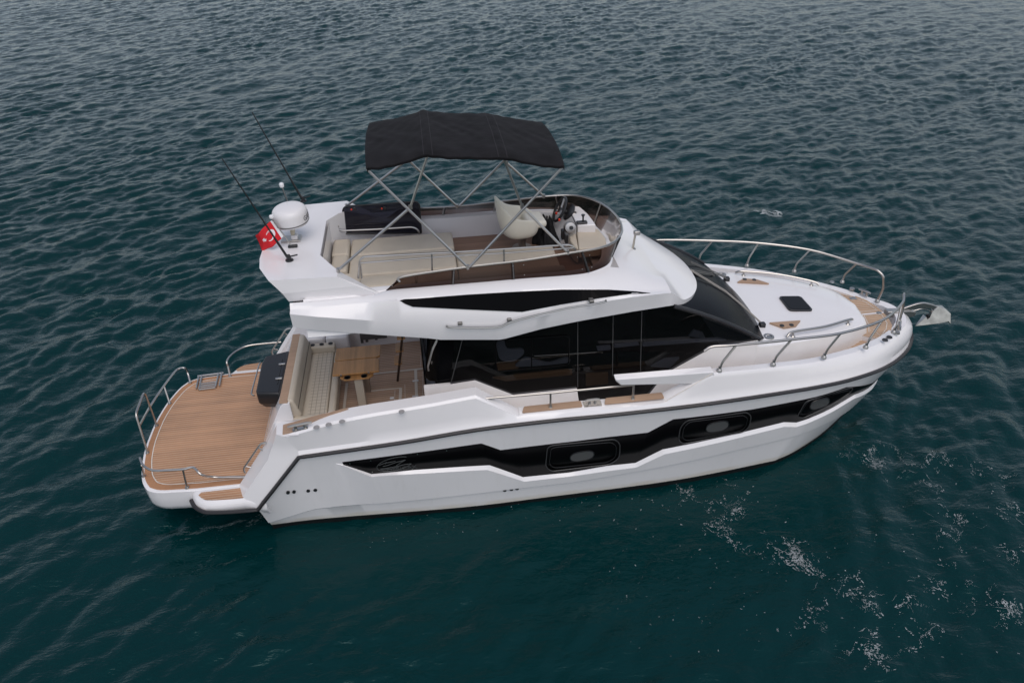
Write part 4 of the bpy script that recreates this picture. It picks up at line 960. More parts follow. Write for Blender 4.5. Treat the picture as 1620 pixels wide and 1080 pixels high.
# side faces as measured
s_top = [at(424.6, 444, z=WZ), at(533, 437.5, z=WZ)]
s_mid = [at(447, 464.5, y=-1.37), at(564, 452.5, y=-1.37)]
s_bot = [at(457, 477, y=-1.34), at(600, 466.3, y=-1.37)]
print('wing', [tuple(np.round(p, 2)) for p in s_top+s_mid+s_bot])
inner_t = [np.array([-1.62, -.62, WZ-.02]), np.array([-1.42, -1.22, WZ-.01])]
wingb = MB()
aft0 = [np.array([-2.50, 0, WZ]), np.array([-2.50, -.6, WZ]), at(410.5, 424.5, z=WZ)]
for sgn in (1, -1):
    Y = lambda p: np.array(p)*np.array([1, sgn, 1])
    bl1 = at(524, 419, z=WZ-.03); bl2 = at(535, 428, z=WZ-.06); bl3 = at(600, 463, y=-1.32)
    outline = aft0+[s_top[0], s_top[1], bl2, bl1, np.array([-1.63, -.62, WZ-.01]), np.array([-1.63, 0, WZ-.01])]
    n = len(outline); top = [Y(p) for p in outline]
    wingb.add(top, [tuple(range(n))])
    wingb.add([Y(p) for p in (s_top[0], s_top[1], s_mid[1], s_mid[0])], [(0, 1, 2, 3)])
    wingb.add([Y(p) for p in (s_mid[0], s_mid[1], s_bot[1], s_bot[0])], [(0, 1, 2, 3)])
    wingb.add([Y(p) for p in (s_top[1], bl2, bl3, s_bot[1], s_mid[1])], [(0, 1, 2), (0, 2, 3, 4)])
    und = [np.array([-2.32, 0, 4.06]), np.array([-2.32, -.6, 4.06]), np.array([-2.30, -1.05, 4.06])]
    wingb.add([Y(p) for p in (aft0[0], aft0[1], aft0[2], s_top[0], s_mid[0], und[2], und[1], und[0])], [(0, 1, 6, 7), (1, 2, 5, 6), (2, 3, 4, 5)])
    und2 = [np.array([-2.08, 0, 3.9]), np.array([-2.08, -.6, 3.9]), np.array([-2.08, -1.1, 3.9])]
    wingb.add([Y(p) for p in (und[0], und[1], und[2], s_mid[0], s_bot[0], und2[2], und2[1], und2[0])], [(0, 1, 6, 7), (1, 2, 5, 6), (2, 3, 4, 5)])
    # front of the wing down into the tub
    fr_ = [np.array([-1.63, 0, WZ-.01]), np.array([-1.63, -.62, WZ-.01]), bl1, bl2, bl3]
    lo = [p*np.array([1, 1, 0])+np.array([.02, .02, FZ]) for p in fr_]
    wingb.grid([[Y(p) for p in fr_], [Y(p) for p in lo]])
wing = wingb.build('radar_wing', WHITE, yacht, ang=9, bevel=0)
# raised pad under the port rail of the wing, and the pods
# ------------------------------------------------------------------ fly screen
rim = [np.array(p) for p in [(-.50, -1.245, 4.02), (-.44, -1.22, 4.085), (.48, -1.12, 4.10), (1.3, -1.12, 4.13), (1.97, -1.09, 4.17), (2.45, -1.02, 4.18), (2.74, -.82, 4.17), (2.92, -.50, 4.15), (2.99, -.2, 4.14), (3.0, 0, 4.14)]]
bas = [np.array(p) for p in [(-.70, -1.275, 3.915), (-.60, -1.275, 3.915), (.47, -1.255, 3.905), (1.3, -1.25, 3.905), (2.09, -1.21, 3.875), (2.44, -1.07, 3.855), (2.66, -.84, 3.825), (2.79, -.46, 3.785), (2.83, -.2, 3.78), (2.83, 0, 3.78)]]
rs_, bs_ = spline(rim, 5), spline(bas, 5)
full_r = rs_+mir(rs_)[::-1][1:]; full_b = bs_+mir(bs_)[::-1][1:]
fs = MB().grid([full_r, [p*.5+q*.5+np.array([.0, 0, 0]) for p, q in zip(full_r, full_b)], full_b]).build('fly_screen', BROWN, yacht, ang=180)
MB().tube(full_r, .017, 8).build('screen_rim', STEEL, fs)
k_ = len(rs_)
def post(i, sgn):
    a, b = rs_[i], bs_[i]; q = np.array([1, sgn, 1]); o_ = np.array([-.02, .02, 0])
    o = MB().tube([(a+o_)*q, (b+o_)*q], .013, 6).build('screen_post', STEEL, fs)
    MB().tube([(a-np.array([0, .008, .02]))*q, (b-np.array([0, .008, -.01]))*q], .016, 6).build('screen_post_seal', BLACKG, fs)
def at_x(x): return min(range(k_), key=lambda i: abs(rs_[i][0]-x)+(0 if i < k_-1 else 1))
for x in (.28, 1.20, 2.2): 
    for sgn in (1, -1): post(at_x(x), sgn)
for sgn in (1, -1):
    i = min(range(k_), key=lambda i: abs(rs_[i][1]+.66)+(0 if rs_[i][0] > 2.2 else 9)); post(i, sgn)
for sgn in (1, -1):
    for x in (-.52, .20, .36, 1.12, 1.28, 2.12, 2.28):
        for f_ in ((.5,) if x < -.3 else (.22, .78)):
            i = at_x(x); a = rs_[i]*(1-f_)+bs_[i]*f_+np.array([0, -.012, 0])
            MB().lathe([(.001, 0), (.009, 0), (.007, .005), (.001, .006)], tuple(a*np.array([1, sgn, 1])), 8, Matrix.Rotation(R(90*sgn), 4, 'X')).build('screen_screw', STEELD, fs)
# fly safety rail inboard of the screen
rl = [at(567, 440, y=-1.10), at(569, 412, y=-1.08), at(575, 406, y=-1.08), at(704, 399.5, y=-1.06), at(800, 393.5, y=-1.06), at(900, 387, y=-1.03), at(908.5, 391, y=-1.03), at(910, 399, y=-1.03)]
fr1 = MB().tube(rpoly(rl, .06, 4), .015, 8).build('fly_side_rail', STEEL, yacht)
MB().tube([at(570, 416, y=-1.08), at(704, 405.5, y=-1.06), at(800, 400, y=-1.06), at(908, 392, y=-1.03)], .012, 8).build('mid_rail', STEEL, fr1)
for u, v, v2 in ((683, 401, 430), (797, 394, 418)): MB().tube([at(u, v, y=-1.065), at(u+.7, v2, y=-1.08)], .013, 8).build('stanchion', STEEL, fr1)
MB().tube([at(570, 416, y=-1.08), at(572.5, 440, y=-1.06)], .012, 8).build('stanchion', STEEL, fr1)
# cushions
def cushion(name, x0, x1, y0, y1, z0, z1, m=CREAM, par=None, bev=.04):
    return MB().box(x0, x1, y0, y1, z0, z1).build(name, m, par or tub, bevel=bev, seg=3)
cushion('sun_pad', -1.30, .36, .20, .80, 3.55, 3.80); cushion('sun_pad', -1.30, .36, -.48, .195, 3.55, 3.79)
cushion('sun_pad', -1.58, -1.31, .15, .72, 3.55, 3.86); cushion('sun_pad', -1.56, -1.31, -.42, .14, 3.55, 3.86); cushion('sun_pad', -1.52, -1.10, -.86, -.43, 3.55, 3.82)
cushion('seat_cushion', -1.30, .36, -.80, -.485, 3.55, 3.775)
cushion('side_bolster', -1.10, -.28, -1.09, -.80, 3.55, 3.90); cushion('side_bolster', -.26, .34, -1.09, -.80, 3.55, 3.89)
cushion('seat_cushion', .36, 1.95, -.84, .13, 3.55, 3.735); cushion('side_bolster', .36, 1.15, -1.05, -.84, 3.55, 3.87); cushion('side_bolster', 1.16, 1.96, -1.04, -.84, 3.55, 3.87)
MB().tube([(.365, .1, 3.765), (.362, -.84, 3.765), (.36, -.85, 3.9)], .006, 5).build('cushion_seam', SEAMK, tub)
# forward lounge cushion beside the helm
FC = [at(u, v, z=3.86) for u, v in ((912, 363.5), (946, 360.5), (958, 375), (960, 388), (916, 392.5))]
MB().prism([p-np.array([0, 0, .18]) for p in FC], (0, 0, .17)).build('forward_cushion', CREAM, tub, bevel=.02)
FC2 = [at(u, v, z=3.84) for u, v in ((899, 367), (910.5, 364.5), (915.5, 392.5), (908, 388), (902, 380))]
MB().prism([p-np.array([0, 0, .28]) for p in FC2], (0, 0, .27)).build('forward_backrest', CREAM, tub, bevel=.02)
# helm console
K9 = lambda x, y: (850+x/10.8, 300+y/10.8)
ct = [at(*K9(*q), z=3.98) for q in ((520, 215), (620, 240), (740, 300), (860, 405), (950, 520), (1000, 600), (690, 605), (600, 430), (560, 320))]
cl_ = [at(*K9(*q), z=3.60) for q in ((230, 900), (550, 910))]
print('console', [tuple(np.round(p, 2)) for p in ct])
ctr = [p for p in ct]
hc = MB().prism([p-np.array([0, 0, .45]) for p in ct], (0, 0, .45)); 
helm = hc.build('helm_console', WHITE, yacht, bevel=.015)
# sloping dash towards the seat
d_t = [ct[0]-np.array([.02, -.02, .03]), ct[6]-np.array([.02, .0, .03])]
d_b = [d_t[0]+np.array([-.30, 0, -.24]), d_t[1]+np.array([-.26, .02, -.26])]
d_f = [p*np.array([1, 1, 0])+np.array([.06, 0, FZ]) for p in d_b]
db = MB(); db.grid([d_t, d_b, d_f]); db.add([d_t[0], d_b[0], d_f[0], d_t[0]*np.array([1, 1, 0])+np.array([0, 0, FZ])], [(0, 1, 2, 3)]); db.add([d_t[1], d_b[1], d_f[1], d_t[1]*np.array([1, 1, 0])+np.array([0, 0, FZ])], [(0, 1, 2, 3)])
db.build('dash_panel', mat('pale_dash', (.5, .49, .49), .35), helm, smooth=False)
c = at(*K9(625, 392), z=3.985); MB().lathe([(.001, 0), (.05, 0), (.045, .006), (.001, .004)], tuple(c), 16).build('compass_plate', STEELD, helm)
c = at(*K9(760, 575), z=3.985)
MB().box(c[0]-.09, c[0]+.09, c[1]-.05, c[1]+.05, c[2], c[2]+.035).build('throttle_base', DARKM, helm, bevel=.025, seg=3)
MB().tube([c+np.array([.02, 0, .02]), c+np.array([.02, 0, .11]), c+np.array([.02, 0, .15])], [.014, .014, .035], 8).build('throttle_lever', DARKM, helm)
wc = at(*K9(385, 335), x=ct[0][0]-.20); print('wheel', wc)
tl = Matrix.Rotation(R(-62), 4, 'Y') @ Matrix.Identity(4)
def wm(p): return Vector(wc)+(tl @ Vector(p))
wr = .21
sw_ = MB().tube([wm((wr*math.cos(a), wr*math.sin(a), 0)) for a in np.linspace(0, 2*math.pi, 32, endpoint=False)], .024, 8, closed=True).build('steering_wheel', DARKM, helm)
for a in (0.3, 2.4, 4.5):
    MB().tube([wm((0, 0, -.02)), wm((wr*math.cos(a), wr*math.sin(a), 0))], [.026, .014], 8).build('wheel_spoke', STEEL, helm)
MB().tube([wm((0, 0, -.18)), wm((0, 0, .01))], .045, 10).build('wheel_hub', DARKM, helm)
c = wm((.02, -.02, -.17)); MB().lathe([(.001, -.02), (.16, -.02), (.16, .03), (.12, .05), (.001, .05)], tuple(c), 20, tl).build('binnacle', BLACKG, helm)
for q in ((375, 515), (325, 405)):
    c = at(*K9(*q), x=wc[0]-.05); MB().box(c[0]-.016, c[0]+.016, c[1]-.016, c[1]+.016, c[2]-.02, c[2]+.02).build('kill_switch', REDP, helm, bevel=.008)
c = at(*K9(560, 650), y=ct[6][1]-.06); MB().lathe([(.001, -.05), (.10, -.05), (.10, .0), (.085, .05), (.05, .055), (.001, .055)], tuple(c), 18, Matrix.Rotation(R(70), 4, 'X')).build('stereo_control', STEELD, helm)
MB().lathe([(.001, 0), (.035, 0), (.03, .03), (.001, .03)], tuple(c+np.array([.01, -.05, .02])), 12, Matrix.Rotation(R(70), 4, 'X')).build('stereo_knob', BLACKG, helm)
for q in ((430, 760), (490, 830)):
    c = at(*K9(*q), x=d_f[1][0]-.02); MB().box(c[0]-.02, c[0]+.03, c[1]-.05, c[1]+.05, c[2]-.08, c[2]+.08).build('dash_opening', DARKM, helm, bevel=.01)
# helm seat: bucket on a pedestal
sc = np.array([1.50, .52, FZ]); seat = MB().lathe([(.001, 0), (.17, 0), (.165, .012), (.07, .02), (.062, .04), (.062, .17), (.11, .185), (.11, .2), (.001, .2)], tuple(sc), 24).build('helm_seat', STEEL, yacht)
def bucket():
    rows = []
    n = 36
    # outer shell: superellipse plan, rim height varies: low in front, high behind
    for f_, sc_ in ((0, .62), (.06, .80), (.25, .93), (.6, 1.0), (1, 1.0)):
        ring = []
        for k in range(n):
            a = 2*math.pi*k/n; ca, sa = math.cos(a), math.sin(a)
            back = max(0, -ca)**1.2; side_ = abs(sa)
            h = .23+.34*back**1.6+.15*side_*(.5-.5*ca)**.5
            lean = -.05*f_*back
            x = .29*sc_*math.copysign(abs(ca)**.75, ca)+lean+.02; y = .29*sc_*math.copysign(abs(sa)**.8, sa)
            ring.append((x, y, h*f_))
        rows.append(ring)
    for f_, sc_ in ((1.02, .97), (1.0, .90), (.72, .80), (.52, .70), (.46, .4)):
        ring = []
        for k in range(n):
            a = 2*math.pi*k/n; ca, sa = math.cos(a), math.sin(a)
            back = max(0, -ca)**1.2; side_ = abs(sa)
            h = .23+.34*back**1.6+.15*side_*(.5-.5*ca)**.5
            hh = h*f_ if f_ > .95 else .235*f_/.5*.55+.05*back
            x = .29*sc_*math.copysign(abs(ca)**.75, ca)-.05*back*min(f_, 1)*(1 if f_ > .95 else .5)+.02; y = .29*sc_*math.copysign(abs(sa)**.8, sa)
            ring.append((x, y, hh if f_ > .9 else max(.16, hh)))
        rows.append(ring)
    return rows
RZ = Matrix.Translation(Vector(sc)+Vector((-.07, 0, .25))) @ Matrix.Rotation(R(6), 4, 'Z') @ Matrix.Scale(1.13, 4)
MB().loftc([[RZ @ Vector(p) for p in r_] for r_ in bucket()]).build('bucket', CREAMS, seat, ang=60, sub=1)
MB().loftc([[RZ @ Vector(p) for p in r_] for r_ in [[(.27+dx, dy*.9, .17+dz) for dx, dz in [(0, 0)] for dy in ()] or [(.10+.30*(k in (1, 2)), -.2+.4*(k in (2, 3)), z) for k in range(4)] for z in (.13, .25)]]).build('bolster', CREAMS, seat, bevel=.06, seg=4)
# smoked hatch lid standing open at the port side, with its rail
HL = [at(u, v, y=.98) for u, v in ((545, 370), (542, 334), (548, 328.5), (655, 321), (664, 326), (666.5, 368))]
HL = [p+np.array([0, (p[2]-3.8)*.12, 0]) for p in HL]
HLr = rclosed([HL[0], np.array([HL[1][0], HL[2][1], HL[2][2]]), np.array([HL[4][0], HL[3][1], HL[3][2]]), HL[5]], [.02, .1, .1, .02], 5)
lid = MB().prism(HLr, (0, .018, 0)).build('hatch_lid', SMOKE, yacht)
MB().tube(HLr, .014, 6, closed=True).build('lid_edge', BLACKG, lid)
for u, v in ((556, 331), (604, 329.5)):
    c = at(u, v, y=.97); MB().lathe([(.001, 0), (.013, 0), (.013, .02), (.001, .02)], tuple(c), 10, Matrix.Rotation(R(90), 4, 'X')).build('lid_button', REDP, lid)
    MB().box(c[0]+.03, c[0]+.07, c[1]-.01, c[1]+.03, c[2]-.02, c[2]+.02).build('lid_hinge', DARKM, lid, bevel=.005)
hr = [at(535, 357, y=.86), at(534, 362, y=.86), at(541, 365, y=.86), at(600, 362.5, y=.86), at(652, 359, y=.86), at(661, 363, y=.86), at(664, 372, y=.86)]
MB().tube(rpoly(hr, .05, 4), .016, 8).build('hatch_rail', STEEL, yacht)
MB().tube(rpoly([at(533, 361, y=.9), at(535.5, 342, y=.95), at(538, 344, y=1.0), at(540.5, 366, y=.95)], .04, 4), .014, 8).build('hatch_rail', STEEL, yacht)
# bimini top
bim = empty('bimini_top', (0, 0, 0), yacht)
HWB = .985
bows = [(-.76, 5.63), (.06, 5.765), (1.08, 5.655), (1.90, 5.465)]
fx = [-.83]+[b[0] for b in bows]+[1.96]; fz = [5.50]+[b[1] for b in bows]+[5.36]
xs_ = sorted(set(list(np.linspace(-.76, 1.90, 91))+[b[0] for b in bows]))
rowsB = []
for x in xs_:
    z0 = np.interp(x, [b[0] for b in bows], [b[1] for b in bows]); sag = .034*abs(math.sin(math.pi*np.interp(x, [b[0] for b in bows], [0, 1, 2, 3])))
    row = []
    for j in range(61):
        q = -1+2*j/60; y = HWB*q*1.02
        z = z0+.03+.045*(1-q*q)-.03*abs(q)**10-sag*(1-.4*q*q)+.007*math.sin(9*x+4*y)*math.sin(5*y+1)+.005*math.sin(23*x+9*y+2*math.sin(5*y))*math.sin(3.1*x+2*y)+.004*math.sin(14*y-31*x)*math.sin(2.3*x+4*y+1)
        row.append((x+.03*(1-q*q)*(1 if x > 1.5 else (-1 if x < -.5 else 0))*abs(x-.57)/1.3, y, z))
    rowsB.append(row)
ext = [[(p[0], p[1]*1.005, p[2]-.03) for p in rowsB[0]]]; ext2 = [[(p[0]+.015, p[1]*1.005, p[2]-.03) for p in rowsB[-1]]]
allr = ext+rowsB+ext2
allr = [[(r_[0][0], r_[0][1]-.004, r_[0][2]-.03)]+r_+[(r_[-1][0], r_[-1][1]+.004, r_[-1][2]-.03)] for r_ in allr]
can = MB().grid(allr).build('canopy', CANVAS, bim, ang=50, thick=.012, toff=1)
sm = MB()
for b in (bows[1], bows[2]):
    for dx in (-.055, .055):
        i = min(range(len(xs_)), key=lambda i: abs(xs_[i]-b[0]-dx)); sm.tube([(p[0], p[1], p[2]+.012) for p in rowsB[i]], .004, 4)
sm.build('canopy_stitching', mat('stitching', (.028, .026, .03), .9), bim)
for sgn in (1, -1):
    Y = lambda p: np.array([p[0], p[1]*sgn, p[2]])
    mid_b = np.array([.49, -1.12, 4.10]); fwd_b = np.array([1.965, -1.08, 4.18]); aft_b = at(535, 427.5, y=-1.16)
    ja, jf = np.array([-.24, -.985, 5.03]), np.array([1.33, -.905, 4.88])
    cA, cB, cC, cD = [np.array([x, -HWB+.0, z-.01]) for x, z in bows]
    for a, b, rr in ((mid_b, cA, .019), (mid_b+np.array([.03, 0, .0]), cD, .019), (aft_b, ja, .021), (ja, cB, .017), (fwd_b, jf, .019), (jf, cC, .017)):
        MB().tube([Y(a), Y(b)], rr, 10).build('bimini_pole', STEEL, bim)
    for q in (mid_b, fwd_b, aft_b, ja, jf):
        MB().tube([Y(q+np.array([0, 0, -.03])), Y(q+np.array([0, 0, .035]))], .026, 8).build('pole_joint', STEELD, bim)
for x, z in bows:
    MB().tube([(x, -HWB, z-.02), (x, -HWB*.9, z-.015), (x, -.4, z+.0), (x, .4, z+.0), (x, HWB*.9, z-.015), (x, HWB, z-.02)], .015, 8).build('canopy_bow', STEEL, bim)
# radar dome and masts on the wing
rd = np.array([-2.10, .05, 4.70])
rc0 = at(459, 377, z=WZ+.02); 
rd = np.array([at(459, 362, y=rc0[1])[0]+.04, rc0[1]+.0, 0]); rz = at(462, 360, y=rd[1]-.22)[2]
print('radar', rd, rz, rc0)
RX = Matrix.Rotation(R(4), 4, 'X') @ Matrix.Rotation(R(-3), 4, 'Y') @ Matrix.Diagonal((1, 1, 1.22, 1))
dome = MB().lathe([(.001, -.115), (.20, -.115), (.245, -.105), (.256, -.085), (.262, -.07), (.263, -.05), (.262, .02), (.257, .05), (.243, .078), (.215, .10), (.16, .116), (.08, .123), (.001, .125)], (rd[0], rd[1], rz+.11), 48, RX).build('radar_dome', mat('dome_white', (.72, .70, .705), .35), yacht, ang=50)
MB().lathe([(.20, -.118), (.262, -.080), (.2645, -.076), (.2645, -.070), (.262, -.068), (.2, -.1)], (rd[0], rd[1], rz+.11), 48, RX).build('dome_seam', VENT, dome)
ang0 = R(-37)
def bendt(co):
    a = ang0+co.x/.25; z = -.045+co.y; r_ = .2645+co.z
    p = RX @ Vector((r_*math.cos(a), r_*math.sin(a), z)); return p+Vector((rd[0], rd[1], rz+.11))
text_mesh('dome_lettering', 'GARMIN', .088, None, LETTER, dome, ext=.0015, bend=bendt)
MB().tube([(rd[0], rd[1], rz), rc0+np.array([.05, .0, .03])], [.05, .03], 8).build('dome_bracket', mat('aged_plastic', (.55, .50, .38), .5), dome)
MB().box(rc0[0]-.13, rc0[0]+.16, rc0[1]-.10, rc0[1]+.12, WZ, WZ+.02).build('dome_base', STEELD, dome, bevel=.006)
c = at(467, 378, z=WZ); MB().box(c[0]-.05, c[0]+.05, c[1]-.06, c[1]+.06, WZ, WZ+.08).build('gps_box', WHITE, yacht, bevel=.02, seg=3)
def antenna(base, tip_, nm='whip_antenna'):
    b = np.array(base); t = np.array(tip_); d = (t-b)/np.linalg.norm(t-b)
    o = MB().tube([b+d*.05, b+d*.35, b+d*.45, b+(t-b)*.6, t], [.020, .018, .013, .011, .008], 8).build(nm, BLACKG, yacht)
    MB().lathe([(.001, 0), (.06, 0), (.055, .02), (.03, .03), (.025, .09), (.001, .09)], tuple(b), 12).build('antenna_mount', BLACKG, o)
    MB().tube([b+np.array([0, 0, .06]), b+np.array([.13, -.02, .09])], .012, 6).build('mount_lever', DARKM, o)
b = at(458, 412, z=WZ); antenna(b, at(351, 250.5, y=b[1]-.0))
b = at(480, 318.5, z=WZ); antenna(b, at(398.5, 177, y=b[1]))
b = at(462.5, 391, z=WZ); tp_ = at(430, 345, y=b[1]+.0)
stf = MB().tube([b, tp_], .009, 8).build('flag_staff', STEELD, yacht)
MB().lathe([(.001, -.03), (.03, -.02), (.036, 0), (.03, .022), (.001, .03)], tuple(tp_+np.array([-.0, 0, .02])), 14).build('staff_lamp', WHITEC, stf)
MB().box(b[0]-.06, b[0]+.08, b[1]-.03, b[1]+.03, WZ, WZ+.035).build('staff_mount', BLACKG, stf, bevel=.01)
STAFF = (b, tp_)
b = at(459, 330, y=.55); tp_ = at(446, 295.5, y=.55)
am = MB().tube([b-(tp_-b)*.7, tp_], .012, 8).build('anchor_light', STEEL, yacht)
MB().lathe([(.001, -.045), (.03, -.035), (.036, -.01), (.036, .015), (.026, .03), (.001, .035)], tuple(tp_+np.array([0, 0, .03])), 14).build('light_lens', WHITEC, am)
b = at(1001, 394, y=0.02); t_ = at(1005.5, 368, y=0.02)
nl = MB().tube([b, t_], .018, 8).build('navigation_light', mat('aged_chrome', (.45, .42, .36), .35, metal=.8), yacht)
MB().box(t_[0]-.03, t_[0]+.07, -.02, .06, t_[2]-.04, t_[2]+.03).build('light_lens', STEELD, nl, bevel=.012)
MB().lathe([(.001, 0), (.05, 0), (.045, .015), (.001, .02)], tuple(b), 12).build('light_foot', STEELD, nl)
# ================================================================== loose things
# anchor hanging out over the bow roller
X14 = lambda x, y, yy=0.0: at(1400+x/13.5, 450+y/13.5, y=yy)
anchor = empty('plough_anchor', (8.9, 0, 1.75)); tag(anchor, 'shiny steel plough anchor hanging out ahead of the bow', 'anchor')
def ap(b, name, m, **k): o = b.build(name, m, None, **k); o.parent = anchor; o.matrix_parent_inverse = Matrix.Translation((-8.9, 0, -1.75)); return o
sh = [X14(330, 550), X14(450, 517), X14(640, 462), X14(770, 440), X14(850, 442), X14(1000, 470), X14(1110, 500)]
cs_ = spline(sh, 4); b = MB(); rings = []
for i, p in enumerate(cs_):
    q, c = cs_[max(i-1, 0)], cs_[min(i+1, len(cs_)-1)]; t = (c-q)/np.linalg.norm(c-q); n = np.array([-t[2], 0, t[0]]); n = n if n[2] > 0 else -n; h = .034+.022*math.sin(math.pi*i/(len(cs_)-1))
    rings.append([p+n*h+np.array([0, -.022, 0]), p+n*h+np.array([0, .022, 0]), p-n*h+np.array([0, .022, 0]), p-n*h+np.array([0, -.022, 0])])
b.loftc(rings); ap(b, 'shank', STEEL, bevel=.008)
O = [((638, 890), .004), ((850, 662), .05), ((885, 718), .05), ((930, 697), .04), ((1005, 545), .03), ((1105, 457), .035), ((1250, 478), .06), ((1318, 545), .13), ((1302, 765), .15), ((1262, 705), .14), ((1060, 737), .15), ((900, 790), .11)]
Pm = [X14(*q) for q, _ in O]; A = [p+np.array([0, -w_, 0]) for p, (_, w_) in zip(Pm, O)]; B2 = [p+np.array([0, w_, 0]) for p, (_, w_) in zip(Pm, O)]
b = MB(); m_ = len(O); b.add(A+B2, [tuple(range(m_)), tuple(range(2*m_-1, m_-1, -1))]+[(i, (i+1) % m_, m_+(i+1) % m_, m_+i) for i in range(m_)])
ap(b, 'fluke', mat('worn_steel', (.42, .41, .40), .24, metal=1, noise=.3, nscale=9), smooth=True, ang=25, bevel=.006)
b = MB().tube([X14(900, 640), X14(910, 735), X14(960, 740), X14(1020, 700)], .022, 6); ap(b, 'tripping_eye', BLACKG)
b = MB().tube(spline([X14(430, 560), X14(600, 560), X14(780, 520), X14(900, 540), X14(1040, 600)], 4), .010, 6); ap(b, 'safety_line', STEELD)
# ensign
flag = empty('ensign', tuple(map(float, STAFF[0]))); tag(flag, 'red flag with white crescent and star on the staff beside the radar dome', 'flag')
F6 = lambda x, y: (390+x/6.353, 310+y/6.353)
fyv = STAFF[0][1]
TLf, BLf = at(*F6(255, 245), y=fyv), at(*F6(375, 405), y=fyv)           # hoist, white band
TRf, BRf = at(*F6(85, 410), y=fyv-.10), at(*F6(155, 565), y=fyv-.06)      # fly
def fpt(u, v, o=0.0):
    p = (TLf*(1-v)+BLf*v)*(1-u)+(TRf*(1-v)+BRf*v)*u
    sagz = -.022*math.sin(math.pi*u)*v+.012*math.sin(math.pi*u)*(1-v)
    wv = .045*u*math.sin(7*u+1.5*v)+.012*math.sin(15*u-3*v)
    return p+np.array([0, wv+o, sagz])
NU, NV = 26, 18
def cloth(u0, u1, m, name, o=0):
    b = MB().grid([[fpt(u0+(u1-u0)*i/NU, j/NV, o) for i in range(NU+1)] for j in range(NV+1)])
    o_ = b.build(name, m, None, thick=.003, toff=0, ang=180); o_.parent = flag; o_.matrix_parent_inverse = Matrix.Translation(tuple(-STAFF[0])); return o_
cloth(.0, .10, WHITEC, 'hoist_band'); cloth(.10, 1.0, RED, 'flag_cloth')
def emblem(poly, name):
    for o in (-.005, .005):
        me = MB(); 
        bm = bmesh.new(); vs_ = [bm.verts.new((x, y, 0)) for x, y in poly]; bm.faces.new(vs_); bmesh.ops.triangulate(bm, faces=bm.faces)
        me.add([fpt(q.co.x, q.co.y, o) for q in bm.verts], [tuple(x.index for x in f.verts) for f in (bm.verts.index_update(), bm.faces)[1]]); bm.free()
        o_ = me.build(name, WHITEC, None, smooth=False, merge=False); o_.parent = flag; o_.matrix_parent_inverse = Matrix.Translation(tuple(-STAFF[0]))
asp = np.linalg.norm(TLf-BLf)/np.linalg.norm(TLf-TRf)
cu, cv, r0 = .38, .5, .235
cres = [(cu+r0*asp*math.cos(a), cv+r0*math.sin(a)) for a in np.linspace(R(38), R(322), 28)]
cres += [(cu+.062*asp*1.0+.186*asp*math.cos(a), cv+.186*math.sin(a)) for a in np.linspace(R(310), R(50), 26)]
emblem(cres, 'crescent')
su, sv = cu+.36*asp, .5
emblem([(su+(.118 if k % 2 == 0 else .045)*asp*math.cos(R(180+36*k)), sv+(.118 if k % 2 == 0 else .045)*math.sin(R(180+36*k))) for k in range(10)], 'star')
# dropped black cloth on the fly floor
cpx = [(5, 350), (60, 310), (110, 285), (180, 300), (200, 400), (240, 560), (235, 600), (190, 640), (110, 668), (60, 660), (0, 600), (-60, 560)]
cpx = [(850+x/7.71, 300+y/7.71) for x, y in cpx]
C0 = [at(u, v, z=FZ+.12) for u, v in cpx]; cen = sum(C0)/len(C0)
ringsC = []
for f_, z in ((1.02, .006), (1.0, .05), (.9, .15), (.7, .20), (.4, .24), (.08, .22)):
    sp_ = spline(C0, 4, closed=True)
    ringsC.append([np.array([*(cen+(p-cen)*f_*(1+.05*math.sin(i*.9+f_*7)))[:2], FZ+.004+z*(1+.35*math.sin(i*.7+f_*5)+.2*math.sin(i*1.9))]) for i, p in enumerate(sp_)])
cl = MB().loftc(ringsC).build('black_cloth', CLOTH, None, ang=180)
tag(cl, 'crumpled black cloth lying on the flybridge floor by the helm console', 'cloth')

# ================================================================== the sea
g2 = np.random.default_rng(11)
NWV = 130
lam = np.exp(g2.uniform(math.log(.28), math.log(3.2), NWV)); th = R(-52)+g2.normal(0, .62, NWV); ph_ = g2.uniform(0, 6.283, NWV)
kk = 2*math.pi/lam; kx_, ky_ = kk*np.cos(th), kk*np.sin(th)
amp = .0052*lam**.85*np.exp(-(lam/3.0)**2)
ma = g2.uniform(0, 6.283, NWV); ml = 2*math.pi/g2.uniform(4, 16, NWV); mp_ = g2.uniform(0, 6.283, NWV)
def sea(x, y):
    x = np.asarray(x, float); y = np.asarray(y, float); z = np.zeros_like(x); dx = np.zeros_like(x); dy = np.zeros_like(x)
    # warp for irregular crests
    wx = x+.30*np.sin(.43*y+.21*x)+.06*np.sin(1.3*x-.7*y+1); wy = y+.30*np.sin(.37*x-.4*y+2)+.06*np.sin(1.1*y+.9*x)
    for a, kx1, ky1, p, l, m1, m2, m3 in zip(amp, kx_, ky_, ph_, lam, ma, ml, mp_):
        a = a*(.8+.7*np.sin(m2*(math.cos(m1)*x+math.sin(m1)*y)+m3))
        q = kx1*wx+ky1*wy+p; z += a*np.sin(q)+.22*a*np.sin(2*q+1.2)
        c = a*.45*np.cos(q); dx += c*kx1/np.hypot(kx1, ky1); dy += c*ky1/np.hypot(kx1, ky1)
    gust = .92+.14*np.sin(.12*x+.17*y+1)+.10*np.sin(.31*x-.2*y)
    calm = (1-.60*np.exp(-(((x-3.5)/5.0)**2+((y+3.6)/2.0)**2)))*(1-.7*np.exp(-((y+2.0)/.9)**2)*(1/(1+np.exp(-(x+3.4)*3)))*(1/(1+np.exp((x-6.5)*2))))
    fade = np.clip(1.25-np.hypot(x, y-10)/130, .0, 1)
    s = gust*calm*fade
    return x-dx*s, y-dy*s, z*s-.125
